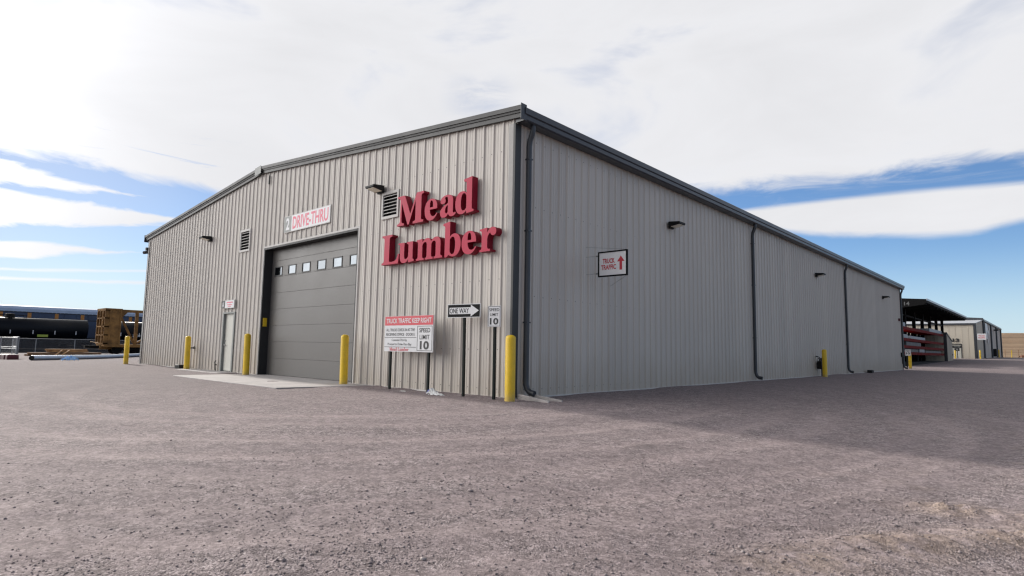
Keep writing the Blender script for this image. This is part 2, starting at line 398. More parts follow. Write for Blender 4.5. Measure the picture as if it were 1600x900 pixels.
def gravel_ground():
    m, nt, b = nodes('gravel_ground'); co = geoco(nt)
    P_l = lambda x, y: math_(nt, 'MULTIPLY', x, y)
    sx = N(nt, 'ShaderNodeSeparateXYZ'); nt.links.new(co, sx.inputs[0])
    # tyre-worn bands: arcs round the corner of the building
    dx = math_(nt, 'ADD', sx.outputs[0], 5.0); dy = sx.outputs[1]
    rad = math_(nt, 'SQRT', math_(nt, 'ADD', math_(nt, 'MULTIPLY', dx, dx), math_(nt, 'MULTIPLY', dy, dy)))
    th = math_(nt, 'ARCTAN2', dy, dx)
    cb = N(nt, 'ShaderNodeCombineXYZ'); nt.links.new(math_(nt, 'MULTIPLY', rad, 1.5), cb.inputs[0]); nt.links.new(math_(nt, 'MULTIPLY', th, 2.0), cb.inputs[1])
    band = noise(nt, cb.outputs[0], 1.0, 4, .6, .4)
    big = noise(nt, co, .33, 4, .6); mid = noise(nt, co, 2.3, 5, .65); fine = noise(nt, co, 26, 3, .6); grit = noise(nt, co, 110, 2, .7)
    def voro(scale):
        v = N(nt, 'ShaderNodeTexVoronoi'); v.inputs['Scale'].default_value = scale; nt.links.new(co, v.inputs['Vector']); return v
    v1 = voro(70); v2 = voro(130); v3 = voro(34)
    loose = math_(nt, 'ADD', math_(nt, 'MULTIPLY', band, .55), math_(nt, 'MULTIPLY', mid, .45))
    at2 = N(nt, 'ShaderNodeAttribute'); at2.attribute_name = 'track'
    loose = math_(nt, 'SUBTRACT', loose, math_(nt, 'MULTIPLY', at2.outputs['Fac'], .22))
    loose = sstep(nt, loose, .40, .62)                                 # 0 packed dust, 1 loose stones
    dust = mixc(nt, big, (.265,.211,.210), (.322,.266,.259))
    dust = mixc(nt, math_(nt, 'MULTIPLY', fine, .45), dust, (.17,.14,.142))
    def grey(v): 
        s = N(nt, 'ShaderNodeSeparateColor'); nt.links.new(v.outputs['Color'], s.inputs[0]); return s.outputs[0]
    cr = N(nt, 'ShaderNodeValToRGB'); nt.links.new(grey(v1), cr.inputs[0])
    e = cr.color_ramp.elements; e[0].position = 0; e[0].color = (.10,.082,.085,1); e[1].position = 1; e[1].color = (.40,.365,.36,1)
    for p, c in ((.18,(.105,.085,.087,1)),(.40,(.19,.158,.16,1)),(.85,(.27,.23,.228,1))):
        q = e.new(p); q.color = c
    cr2 = N(nt, 'ShaderNodeValToRGB'); nt.links.new(grey(v2), cr2.inputs[0])
    e = cr2.color_ramp.elements; e[0].color = (.09,.074,.076,1); e[1].color = (.34,.30,.295,1); q = e.new(.5); q.color = (.19,.16,.16,1)
    stones = mixc(nt, .5, cr.outputs[0], cr2.outputs[0])
    col = mixc(nt, math_(nt, 'ADD', math_(nt, 'MULTIPLY', loose, .62), .20), dust, stones)
    # scattered single dark stones
    spot = math_(nt, 'MULTIPLY', math_(nt, 'LESS_THAN', grey(v3), .03), sstep(nt, v3.outputs['Distance'], .34, .22))
    col = mixc(nt, math_(nt, 'MULTIPLY', spot, .75), col, (.075,.058,.058))
    # real brown soil turned up in the mounds and in a few patches
    ad = N(nt, 'ShaderNodeAttribute'); ad.attribute_name = 'dirt'
    soil = math_(nt, 'MULTIPLY', ad.outputs['Fac'], sstep(nt, noise(nt, co, 6, 4, .7), .32, .58))
    nearr = sstep(nt, sx.outputs[0], 5.0, 8.5)
    soil = math_(nt, 'MAXIMUM', math_(nt, 'MULTIPLY', soil, .9), math_(nt, 'MULTIPLY', math_(nt, 'MULTIPLY', sstep(nt, noise(nt, co, 1.3, 5, .65), .55, .72), nearr), .35))
    col = mixc(nt, soil, col, (.225,.175,.14))
    # speckle and grain; far ground blended to one tone, darker towards the rail yard
    g1 = noise(nt, co, 9, 4, .7); g2 = noise(nt, co, 3.2, 4, .7)
    spk = math_(nt, 'ADD', math_(nt, 'MULTIPLY', g1, .5), math_(nt, 'ADD', math_(nt, 'MULTIPLY', g2, .25), math_(nt, 'MULTIPLY', noise(nt, co, 30, 3, .75), .4)))
    col = mixc(nt, 1.0, col, mixc(nt, sstep(nt, spk, .40, .74), (.68,.66,.66), (1.22,1.22,1.22)), 'MULTIPLY')
    col = mixc(nt, 1.0, col, mixc(nt, sstep(nt, band, .36, .64), (.88,.88,.89), (1.10,1.095,1.09)), 'MULTIPLY')
    col = mixc(nt, math_(nt, 'MULTIPLY', math_(nt, 'MINIMUM', at2.outputs['Fac'], 1.0), .16), col, (.315,.262,.256))
    va = voro(24); vb = voro(58)
    gr = math_(nt, 'ADD', math_(nt, 'MULTIPLY', grey(va), .42), math_(nt, 'MULTIPLY', grey(vb), .58))
    col = mixc(nt, math_(nt, 'ADD', .62, math_(nt, 'MULTIPLY', loose, .38)), col, mixc(nt, 1.0, col, mixc(nt, sstep(nt, gr, .18, .86), (.62,.61,.61), (1.36,1.36,1.37)), 'MULTIPLY'))
    far = sstep(nt, sx.outputs[1], 40, 130)
    col = mixc(nt, math_(nt, 'MULTIPLY', far, .35), col, (.30,.25,.24))
    at3 = N(nt, 'ShaderNodeAttribute'); at3.attribute_name = 'stain'
    col = mixc(nt, math_(nt, 'MULTIPLY', math_(nt, 'MINIMUM', at3.outputs['Fac'], 1.0), .55), col, (.05,.043,.042))
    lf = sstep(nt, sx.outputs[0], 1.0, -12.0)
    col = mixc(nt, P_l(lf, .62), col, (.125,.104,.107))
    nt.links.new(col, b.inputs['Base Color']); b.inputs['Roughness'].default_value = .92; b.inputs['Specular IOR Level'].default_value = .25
    hgt = math_(nt, 'ADD', math_(nt, 'MULTIPLY', math_(nt, 'SUBTRACT', 1.0, v1.outputs['Distance']), math_(nt, 'ADD', math_(nt, 'MULTIPLY', loose, .9), .25)),
                math_(nt, 'ADD', math_(nt, 'MULTIPLY', math_(nt, 'SUBTRACT', 1.0, v2.outputs['Distance']), .4), math_(nt, 'ADD', math_(nt, 'MULTIPLY', fine, .9), math_(nt, 'MULTIPLY', grit, .35))))
    hgt = math_(nt, 'ADD', hgt, math_(nt, 'MULTIPLY', spot, .8))
    bp = N(nt, 'ShaderNodeBump'); bp.inputs['Strength'].default_value = .7; bp.inputs['Distance'].default_value = .010
    nt.links.new(hgt, bp.inputs['Height']); nt.links.new(bp.outputs[0], b.inputs['Normal'])
    return m
gm.materials.append(gravel_ground())
ground = bpy.data.objects.new('ground', gm); COL.objects.link(ground); tag(ground, kind='structure')

# loose stones (uncountable): one mesh
def pebbles():
    rng = np.random.default_rng(3); n = 70000
    r = np.exp(rng.uniform(math.log(2.2), math.log(10), n)); a = rng.uniform(R(-50), R(50), n)+R(42.4)
    x = 8.495-np.sin(a)*r; y = -9.324+np.cos(a)*r
    loose = (vnoise(x, y, .9, 21)+vnoise(x, y, .35, 22)*.7+.5)*(.35+.65*ss((x-3.5)/2.5))+.30*ss((x-5.2)/1.5)*ss((y+7.2)/1.2)
    ok = (rng.uniform(0, 1, n) < np.clip(loose, .06, 1)*np.clip((10-r)/5, 0, 1)) & ~((x < .25) & (y > -.05)) & ~((x < -5.1) & (x > -12.2) & (y > -2.6))
    x, y, r = x[ok], y[ok], r[ok]; n = len(x)
    s = np.maximum(np.exp(rng.normal(math.log(.0042), .42, n)), r*.00058)
    s = np.minimum(s, .0145)
    big = rng.uniform(0, 1, n) < .004; s[big] *= 1.7
    z = H(x, y)+s*.25
    base = np.array([(1,0,0),(-1,0,0),(0,1,0),(0,-1,0),(0,0,1),(0,0,-1),(.62,.62,.5),(-.62,.6,.45),(.6,-.62,.45),(-.6,-.6,.5)], float)
    tri = [(4,6,7),(4,7,9),(4,9,8),(4,8,6),(0,6,8),(0,2,6),(2,7,6),(2,1,7),(1,9,7),(1,3,9),(3,8,9),(3,0,8),(5,2,0),(5,1,2),(5,3,1),(5,0,3)]
    V = base[None]*(1+rng.uniform(-.28, .28, (n, 10, 3)))*rng.uniform(.7, 1.3, (n, 1, 3)); V[:,:,2] *= .72
    t = rng.uniform(0, 2*PI, n); c, sn = np.cos(t)[:,None], np.sin(t)[:,None]
    W = np.stack([V[:,:,0]*c-V[:,:,1]*sn, V[:,:,0]*sn+V[:,:,1]*c, V[:,:,2]], -1)*s[:,None,None]+np.stack([x, y, z], -1)[:,None,:]
    T = (np.array(tri)[None]+10*np.arange(n)[:,None,None]).reshape(-1, 3)
    me = bpy.data.meshes.new('gravel'); me.vertices.add(n*10); me.vertices.foreach_set('co', W.astype(np.float32).ravel())
    me.loops.add(T.size); me.loops.foreach_set('vertex_index', T.ravel().astype(np.int32)); me.polygons.add(len(T))
    me.polygons.foreach_set('loop_start', np.arange(0, T.size, 3, dtype=np.int32)); me.polygons.foreach_set('loop_total', np.full(len(T), 3, np.int32))
    me.update(calc_edges=True)
    m, nt, b = nodes('gravel_stone'); g = nt.nodes.new('ShaderNodeNewGeometry')
    cr = N(nt, 'ShaderNodeValToRGB'); nt.links.new(g.outputs['Random Per Island'], cr.inputs[0])
    e = cr.color_ramp.elements; e[0].color = (.085,.068,.066,1); e[1].color = (.48,.43,.41,1)
    for p, c in ((.08,(.16,.13,.128,1)),(.22,(.26,.212,.21,1)),(.88,(.34,.29,.285,1))): q = e.new(p); q.color = c
    nt.links.new(mixc(nt, noise(nt, g.outputs['Position'], 60, 2), cr.outputs[0], (.20,.17,.17)), b.inputs['Base Color']); b.inputs['Roughness'].default_value = .9
    me.materials.append(m)
    o = bpy.data.objects.new('gravel', me); COL.objects.link(o); tag(o, 'loose crushed stones strewn over the yard', 'gravel', kind='stuff')
pebbles()

# ---------------------------------------------------------------- distant hill
def hill():
    xs = np.concatenate([np.arange(-700, -60, 20), np.arange(-60, 120, 3), np.arange(120, 900, 20)]); ys = np.concatenate([np.arange(225, 420, 3), np.arange(420, 1200, 40)])
    X, Y = np.meshgrid(xs, ys); x, y = X.ravel(), Y.ravel()
    t = ss((y-235)/150)
    z = .95+t*(12.2+vnoise(x, y, 90, 3)*1.6+vnoise(x, y, 25, 4)*.7)+vnoise(x, y, 8, 6)*.5*t-1.2*(1-ss((y-226)/14))
    nx, ny = len(xs), len(ys); idx = np.arange(nx*ny).reshape(ny, nx)
    F = np.stack([idx[:-1,:-1], idx[:-1,1:], idx[1:,1:], idx[1:,:-1]], -1).reshape(-1, 4)
    me = bpy.data.meshes.new('hill'); me.from_pydata(np.stack([x, y, z], -1).tolist(), [], F.tolist()); me.update()
    me.polygons.foreach_set('use_smooth', np.ones(len(F), bool))
    m, nt, b = nodes('dry_grass'); co = geoco(nt)
    st = noise(nt, mapped(nt, co, (.03, .16, .5)), 1.0, 6, .65); fi = noise(nt, co, .7, 5, .7)
    f = math_(nt, 'ADD', math_(nt, 'MULTIPLY', st, .65), math_(nt, 'MULTIPLY', fi, .35))
    cr = N(nt, 'ShaderNodeValToRGB'); nt.links.new(f, cr.inputs[0])
    e = cr.color_ramp.elements; e[0].position = .30; e[0].color = (.075,.052,.032,1); e[1].position = .72; e[1].color = (.33,.24,.15,1)
    q = e.new(.48); q.color = (.20,.125,.068,1); q = e.new(.58); q.color = (.24,.165,.095,1)
    nt.links.new(cr.outputs[0], b.inputs['Base Color']); b.inputs['Roughness'].default_value = 1
    bp = N(nt, 'ShaderNodeBump'); bp.inputs['Strength'].default_value = .8; bp.inputs['Distance'].default_value = .5; nt.links.new(fi, bp.inputs['Height']); nt.links.new(bp.outputs[0], b.inputs['Normal'])
    me.materials.append(m)
    o = bpy.data.objects.new('hill', me); COL.objects.link(o); tag(o, kind='structure')
hill()

# ================================================================ WAREHOUSE
W, L, HE, HR = 24.15, 43.07, 6.05, 7.10      # gable length, side length, eave, ridge
XR = -W/2
def rib_profile(length, pitch=.305, extra=()):
    pts = []
    k = 0
    while k*pitch < length:
        s = k*pitch
        for u, d in ((0,0),(.024,.034),(.052,.034),(.076,0),(.128,0),(.134,.006),(.150,.006),(.156,0),(.212,0),(.218,.006),(.234,.006),(.240,0)):
            if s+u < length: pts.append((s+u, d))
        k += 1
    pts.append((length, 0))
    def at(u):
        for (a, da), (b, db) in zip(pts, pts[1:]):
            if a <= u <= b: return da+(db-da)*(u-a)/max(b-a, 1e-9)
        return 0
    ex = [(u, at(u)) for u in extra if all(abs(u-p[0]) > 1e-4 for p in pts)]
    return sorted(pts+ex)
def wall_panel(mb, o, du, nrm, length, top, z0=0., holes=(), pitch=.305, extra=(), screws=None, mi_s=1):
    o = Vector(o); du = Vector(du); nrm = Vector(nrm)
    prof = rib_profile(length, pitch, tuple(h[0] for h in holes)+tuple(h[1] for h in holes)+tuple(extra))
    for (a, da), (b, db) in zip(prof, prof[1:]):
        m = (a+b)/2; iv = [(z0, None)]
        for u0, u1, h0, h1 in holes:
            if u0 < m < u1:
                out = []
                for p, q in iv:
                    t = top(m) if q is None else q
                    if h0 > p+1e-4: out.append((p, h0))
                    if h1 < t: out.append((h1, q))
                iv = out
        for p, q in iv:
            A, B = o+du*a+nrm*da, o+du*b+nrm*db
            mb.add([(A.x,A.y,p),(B.x,B.y,p),(B.x,B.y,top(b) if q is None else q),(A.x,A.y,top(a) if q is None else q)], [(0,1,2,3)], 0)
    if screws:
        k = 0
        while (k+1)*pitch < length:
            for z in screws:
                u = k*pitch+.100; z_ = z+.004*((k*7)%3)
                if z_ < top(u)-.1 and not any(u0-.02 < u < u1+.02 and h0-.02 < z_ < h1+.02 for u0, u1, h0, h1 in holes):
                    c = o+du*u; r = .0085
                    P = [c+du*sa*r+nrm*d+Vector((0,0,z_+sb*r)) for d in (0.0,.007) for sa, sb in ((-1,-1),(1,-1),(1,1),(-1,1))]
                    mb.add(P, [(4,5,6,7),(0,1,5,4),(1,2,6,5),(2,3,7,6),(3,0,4,7)], mi_s)
            k += 1

wh = thing('warehouse', 'long stone-grey ribbed metal warehouse with dark trim and a drive-thru overhead door', 'warehouse', (0,0,0))
def gtop(u):
    x = -u; return HE+(HR-HE)*(1-abs(x-XR)/(W/2))
D0, D1, DZ = 5.87, 11.65, 4.36                # overhead door opening, measured along the gable
HOLES = [(D0, D1, -1, DZ), (13.75, 14.72, -1, 2.16), (4.09, 4.78, 4.47, 5.15), (12.85, 13.63, 4.43, 5.19)]
mb = MB(); wall_panel(mb, (0,0,0), (-1,0,0), (0,-1,0), W, gtop, -.02, HOLES, screws=(.18,1.02,2.55,4.1,5.4,6.3))
mb.build('gable_wall', [MT['siding'], MT['screw']], wh)
mb = MB(); wall_panel(mb, (0,0,0), (0,1,0), (1,0,0), L, lambda u: HE, -.02, screws=(.18,2.2,4.2,5.7))
mb.build('side_wall', [MT['siding'], MT['screw']], wh)
mb = MB(); mb.add([(-W,0,-.02),(-W,L,-.02),(-W,L,HE),(-W,0,HE)], [(0,1,2,3)]); mb.add([(-W,L,-.02),(0,L,-.02),(0,L,HE),(XR,L,HR),(-W,L,HE)], [(0,1,2,3,4)])
mb.build('rear_wall', MT['siding'], wh)
mb = MB()
mb.box(-D0+.002, .045, -.050, .3, -.35, .028); mb.box(-13.75+.002, -D1-.002, -.050, .3, -.35, .028); mb.box(-W-.05, -14.72-.002, -.050, .3, -.35, .028)
mb.box(-.3, .050, .302, L, -.35, .028); mb.box(-W-.05, -W+.3, .302, L, -.35, .028)
mb.build('foundation', MT['footing'], wh)
# roof sheet (closed) with standing seams
mb = MB()
t = .09
mb.prism([(-W-.15, HE+.03),(XR, HR+.06),(.15, HE+.03),(.15, HE+.03+t),(XR, HR+.06+t),(-W-.15, HE+.03+t)], -.02, L+.1)
for k in range(70):
    y = .3+k*.61
    for sx_ in (-1, 1):
        a = (XR, y, HR+.06+t+.02); b = (XR+sx_*(W/2+.15), y, HE+.03+t+.02); mb.bar(a, b, .04, .05)
mb.build('roof', MT['roof'], wh)
# rake trim
prof = [(0,-.01),(-.055,-.01),(-.055,.085),(-.078,.09),(-.085,.135),(-.115,.14),(-.12,.235),(-.095,.25),(0,.25)]
mb = MB()
for xe in (.292, -W-.292):
    ze = HE+(HR-HE)*(1-abs(xe-XR)/(W/2))
    mb.sweep(prof, (XR, -.036, HR), (xe, -.036, ze), (0,1,0), (0,0,1), 0)
mb.build('rake_trim', MT['charcoal'], wh)
for xe in (.293, -W-.293):
    sg = 1 if xe > 0 else -1
    MB().box(*sorted((xe, xe+sg*.012)), -.165, .02, 5.95, 6.30).build('gutter_end_cap', MT['gutter'], wh)
mb = MB(); mb.prism([(XR-.42, HR-.05),(XR, HR-.015),(XR+.05, HR-.02),(XR+.05, HR+.262),(XR, HR+.268),(XR-.42, HR+.232)], -.166, -.158)
mb.build('ridge_cap', MT['sign_grey'], wh)
# eave gutters
gp = [(.01,5.955),(.235,5.955),(.262,5.985),(.262,6.075),(.275,6.085),(.290,6.10),(.290,6.225),(.268,6.245),(.255,6.225),(.255,6.13),(.01,6.13)]
MB().sweep(gp, (.036,-.034,0), (.036,L+.1,0), (1,0,0), (0,0,1)).build('gutter', MT['gutter'], wh)
MB().sweep(gp, (-W-.036,-.034,0), (-W-.036,L+.1,0), (-1,0,0), (0,0,1)).build('gutter', MT['gutter'], wh)
# corner trims
def corner(mb, x, y, sx_, sy_, a=.15, b=.15, top=5.95):
    mb.add([], [])
    mb.box(*sorted((x-sx_*.02, x-sx_*a)), *sorted((y+sy_*.040, y+sy_*.036)), .03, top, 1)
    mb.box(*sorted((x-sx_*.0199, x)), *sorted((y+sy_*.040, y+sy_*.036)), .03, top, 0)
    mb.box(*sorted((x+sx_*.036, x+sx_*.040)), *sorted((y, y-sy_*b)), .03, top)
    mb.box(*sorted((x, x+sx_*.040)), *sorted((y, y+sy_*.040)), .03, top)
for x, y, sx_, sy_ in ((0,0,1,-1),(-W,0,-1,-1),(0,L,1,1)):
    mb = MB(); corner(mb, x, y, sx_, sy_); mb.build('corner_trim', [MT['charcoal'], MT['trim_light']], wh)
# downspouts (each its own part)
for y in (.36, 13.5, 27.0, L-.25):
    mb = MB()
    path = [(.20,y,5.97),(.20,y,5.86),(.17,y,5.76),(.115,y,5.64),(.098,y,5.5),(.098,y,.42),(.105,y,.30),(.14,y,.20),(.20,y,.145),(.34,y,.115)]
    mb.tube(path, .062, 10)
    for z in (1.6, 3.6, 5.2): mb.box(.036, .158, y-.062, y+.062, z, z+.03)
    mb.build('downspout', MT['gutter'], wh)
# jamb trim round the overhead door
mb = MB(); DR = .26
mb.box(-D1-.055, -D1, -.042, -.037, .03, DZ); mb.box(-D0, -D0+.055, -.042, -.037, .03, DZ); mb.box(-D1-.055, -D0+.055, -.042, -.037, DZ, DZ+.055)
mb.build('door_casing', MT['louver'], wh)
od = MB()
od.box(-D1-.003, -D1+.055, -.036, DR+.1, .03, DZ-.002); od.box(-D0-.055, -D0+.003, -.036, DR+.1, .03, DZ-.002); od.box(-D1+.056, -D0-.056, -.036, DR+.1, DZ-.06, DZ-.002)
od.build('door_jamb', MT['jamb'], wh)
mb = MB(); hsec = .555
wins = [(-11.36,-10.86),(-10.42,-9.92),(-9.50,-9.00),(-8.56,-8.06),(-7.64,-7.14),(-6.72,-6.22)]
WZ0, WZ1 = 3.40, 3.70
for k in range(8):
    z0 = .035+k*hsec; z1 = min(z0+hsec-.006, DZ-.062)
    xa, xb = -D1+.056, -D0-.056
    if z0 < WZ0 < z1:
        mb.box(xa, xb, DR, DR+.05, z0, WZ0); mb.box(xa, xb, DR, DR+.05, WZ1, z1); p = xa
        for a, b in wins: mb.box(p, a, DR, DR+.05, WZ0, WZ1); p = b
        mb.box(p, xb, DR, DR+.05, WZ0, WZ1)
    else:
        mb.box(xa, xb, DR, DR+.05, z0, z1)
    mb.box(xa, xb, DR+.012, DR+.04, z1, z0+hsec, 1)
dr = mb.build('overhead_door', [MT['door'], MT['door_line']], wh, bevel=.004)
for a, b in wins:
    w_ = MB()
    fw = .028
    w_.box(a-.012, b+.012, DR-.014, DR-.001, WZ1-fw+.01, WZ1+.014); w_.box(a-.012, b+.012, DR-.014, DR-.001, WZ0-.014, WZ0+fw-.01)
    w_.box(a-.012, a+fw-.01, DR-.014, DR-.001, WZ0+fw-.01, WZ1-fw+.01); w_.box(b-fw+.01, b+.012, DR-.014, DR-.001, WZ0+fw-.01, WZ1-fw+.01)
    w_.box(a+.001, b-.001, DR+.004, DR+.010, WZ0+.001, WZ1-.001, 1)
    w_.build('window', [MT['ink'], MT['glass']], dr)
mb = MB(); mb.box(-D1+.056, -D1+.095, .03, .16, 1.66, 1.95); mb.build('door_sensor', MT['yellow'], wh, bevel=.006)
# walk door
mb = MB(); xa, xb = -14.72, -13.75
mb.box(xa-.05, xa+.055, -.045, .10, .03, 2.16); mb.box(xb-.055, xb+.05, -.045, .10, .03, 2.16); mb.box(xa-.05, xb+.05, -.045, .10, 2.161, 2.22)
mb.build('door_frame', MT['sign_grey'], wh, bevel=.004)
wd = MB().box(xa+.057, xb-.057, .045, .095, .05, 2.155).build('walk_door', MT['walkdoor'], wh, bevel=.004)
mb = MB(); mb.tube([(xa+.14,.045,1.0),(xa+.14,-.005,1.0)], .03, 12); mb.tube([(xa+.14,-.005,1.0),(xa+.27,-.012,1.0)], .011, 8); mb.build('handle', MT['steel'], wd)
MB().tube([(xa+.14,.045,1.16),(xa+.14,.015,1.16)], .024, 12).build('deadbolt', MT['steel'], wd)
# louvred wall vents
for x0, x1, z0, z1 in ((-4.78,-4.09,4.47,5.15),(-13.63,-12.85,4.43,5.19)):
    mb = MB(); f = .045
    mb.box(x0-.03, x1+.03, -.052, -.01, z1-f, z1+.03); mb.box(x0-.03, x1+.03, -.052, -.01, z0-.03, z0+f)
    mb.box(x0-.03, x0+f-.01, -.052, -.01, z0+f, z1-f); mb.box(x1-f+.01, x1+.03, -.052, -.01, z0+f, z1-f)
    mb.box(x0, x1, .16, .17, z0, z1, 1)
    for xx in (x0, x1-.004): mb.box(xx, xx+.004, -.01, .16, z0, z1, 1)
    n = 6
    for k in range(n):
        z = z0+f+(z1-z0-2*f)*(k+.9)/(n+.4)
        mb.add([(x0,-.040,z),(x1,-.040,z),(x1,.02,z+.035),(x0,.02,z+.035),(x0,-.040,z-.014),(x1,-.040,z-.014),(x1,.02,z+.030),(x0,.02,z+.030)], [(0,1,2,3),(0,4,5,1),(1,5,6,2),(2,6,7,3),(3,7,4,0)], 0)
        mb.add([(x0,-.039,z-.0145),(x1,-.039,z-.0145),(x1,.02,z+.0295),(x0,.02,z+.0295)], [(3,2,1,0)], 1)
    mb.build('wall_vent', [MT['louver'], MT['void']], wh)
# roof flue, small bracket under the ridge
MB().tube([(-16.0,2.0,6.6),(-16.0,2.0,7.40)], .12, 14).tube([(-16.0,2.0,7.40),(-16.0,2.0,7.46)], .15, 14).build('roof_flue', MT['galv'], wh)
MB().box(-11.58,-11.53,-.075,-.037,6.62,6.93).build('ridge_bracket', MT['jamb'], wh)

# ---------------------------------------------------------------- concrete
def slab(name, poly, z1, z0=-.35):
    n = len(poly); P = [(x,y,z0) for x, y in poly]+[(x,y,z1) for x, y in poly]
    mb = MB(); mb.add(P, [tuple(range(n,2*n))]+[(i,(i+1)%n,n+(i+1)%n,n+i) for i in range(n)])
    return tag(mb.build(name, MT['concrete'], bevel=.012), kind='structure')
slab('concrete_apron', [(-12.25,-2.45),(-8.8,-2.5),(-5.35,-2.45),(-4.95,-.053),(-5.3,-.053),(-5.87,-.053),(-5.87,.5),(-11.65,.5),(-11.65,-.053),(-12.25,-.053)], .024)
slab('door_stoop', [(-17.2,-.75),(-13.2,-.75),(-13.2,-.054),(-13.752,-.054),(-13.752,.12),(-14.718,.12),(-14.718,-.054),(-17.2,-.054)], .030)

# ================================================================ SIGNS
def front(): return MB()
# big channel letters
cs = thing('channel_letter_sign', 'big crimson raised serif letters reading Mead Lumber high on the gable', 'sign', (-2.5,-.04,3.15))
def channel(word, z0, lefts, s=.001135):
    for ch, x in zip(word, lefts):
        V, F = glyph_mesh(ch, .5)
        me = bpy.data.meshes.new('letter'); hs = s*1.06
        me.from_pydata([(x+2.5+vx*hs, -.09-vz*.18, z0-3.15+vy*s) for vx, vy, vz in V], [], F)
        me.materials.append(MT['crimson']); me.materials.append(MT['crimson_edge'])
        me.update()
        for p in me.polygons: p.material_index = 0 if abs(p.normal.y) > .7 else 1
        o = bpy.data.objects.new('letter', me); COL.objects.link(o); o.parent = cs
channel('Mead', 4.11, (-3.87,-2.79,-2.21,-1.68))
channel('Lumber', 3.155, (-4.48,-3.77,-3.05,-2.05,-1.43,-.83))

# drive-thru sign over the overhead door
mb = MB(); y = -.055
mb.box(-10.28,-7.40,y,-.036,4.72,5.27, 2)
mb.box(-10.26,-9.78,y-.003,y,4.74,5.25, 1); mb.box(-9.778,-7.42,y-.003,y,4.74,5.25, 0)
letter(mb, '2', -10.02, 5.0, .24, .40, y-.005, 0, .03); letter(mb, 'DRIVE-THRU', -8.60, 5.0, 2.18, .41, y-.005, 3, .022)
tag(mb.build('door_sign', [MT['white'], MT['sign_grey'], MT['louver'], MT['faded']]), 'long white sign reading 2 DRIVE-THRU above the overhead door', 'sign')
# small door A sign
mb = MB(); y = -.09
mb.box(-14.85,-13.70,y,-.036,2.36,2.66, 2); mb.box(-14.84,-14.50,y-.003,y,2.37,2.65,1); mb.box(-14.498,-13.71,y-.003,y,2.37,2.65,0)
letter(mb, 'A', -14.67, 2.51, .15, .19, y-.005, 0, .03)
mb.box(-14.36,-13.84,y-.006,y-.003,2.555,2.595,3); mb.box(-14.30,-13.90,y-.006,y-.003,2.475,2.505,3); mb.box(-14.24,-13.96,y-.006,y-.003,2.415,2.440,3)
tag(mb.build('door_sign', [MT['white'], MT['ink'], MT['louver'], MT['faded']]), 'small white sign with a black A panel above the cream walk door', 'sign')

# yard rules board on two posts
bd = thing('yard_sign', 'white two-post board headed TRUCK TRAFFIC KEEP RIGHT in front of the gable', 'sign', (-3.0,-.40,gz(-3.0,-.4)))
x0, x1, z0, z1 = -3.93+3, -2.07+3, .93, 1.79
mb = MB(); mb.box(x0,x1,-.012,.012,z0,z1, 0); yy = -.013
mb.box(x0+.004,x1-.004,yy-.002,yy,z1-.225,z1-.004, 1)
letter(mb, 'TRUCK TRAFFIC KEEP RIGHT', (x0+x1)/2, z1-.115, 1.72, .118, yy-.004, 0, .014)
sp0 = x0+1.29
letter(mb, 'ALL TRUCKS CHECK IN AT THE', x0+.63, z1-.335, 1.12, .070, yy-.002, 2, .010); letter(mb, 'RECEIVING OFFICE - DOOR E', x0+.63, z1-.445, 1.12, .070, yy-.002, 2, .010)
mb.box(x0+.01, sp0-.03, yy-.003, yy, z1-.525, z1-.515, 2)
letter(mb, 'Customer Pick Up', x0+.60, z1-.588, .60, .075, yy-.002, 2, .004); letter(mb, 'Proceed to Drive-Thru Bay', x0+.61, z1-.690, .94, .078, yy-.002, 2, .004)
mb.box(x0+.01, sp0-.03, yy-.003, yy, z1-.755, z1-.745, 2)
serif(mb, 'Mead Lumber', x0+.60, z1-.800, .76, .085, yy-.002, 1)
def frame_(mb, a, b, c, d, w, y0, y1, mi):
    mb.box(a,b,y0,y1,d-w,d,mi); mb.box(a,b,y0,y1,c,c+w,mi); mb.box(a,a+w,y0,y1,c+w,d-w,mi); mb.box(b-w,b,y0,y1,c+w,d-w,mi)
frame_(mb, sp0, x1-.03, z0+.03, z1-.25, .010, yy-.003, yy, 2)
sc_ = (sp0+x1-.03)/2
letter(mb, 'SPEED', sc_, z1-.35, .40, .105, yy-.002, 2, .016); letter(mb, 'LIMIT', sc_, z1-.51, .36, .105, yy-.002, 2, .006); letter(mb, '10', sc_, z1-.70, .33, .20, yy-.002, 2, .04)
mb.build('panel', [MT['white'], MT['red'], MT['ink']], bd)
for x in (-3.72+3, -2.26+3): MB().bar((x,.040,-.3),(x,.040,1.5),.055,.045).build('post', MT['post'], bd)

# one way sign
ow = thing('one_way_sign', 'black ONE WAY arrow sign on a dark green post', 'sign', (-1.05,-.42,gz(-1.05,-.42)), R(8))
mb = MB(); a, b, c, d = -.46, .46, 1.70, 2.0
mb.box(a,b,-.006,.006,c,d, 1); yy = -.007
mb.box(a+.015,b-.015,yy-.002,yy,c+.015,d-.015, 0)
zc = (c+d)/2
mb.add([(a+.06,yy-.004,zc-.072),(b-.26,yy-.004,zc-.072),(b-.26,yy-.004,zc-.128),(b-.04,yy-.004,zc),(b-.26,yy-.004,zc+.128),(b-.26,yy-.004,zc+.072),(a+.06,yy-.004,zc+.072)], [(0,1,2,3,4,5,6)], 1)
letter(mb, 'ONE WAY', -.12, zc, .54, .112, yy-.006, 0, .012)
mb.build('panel', [MT['black'], MT['white']], ow)
MB().bar((.02,.030,-.3),(-.0,.030,1.96),.056,.046).build('post', MT['post'], ow)
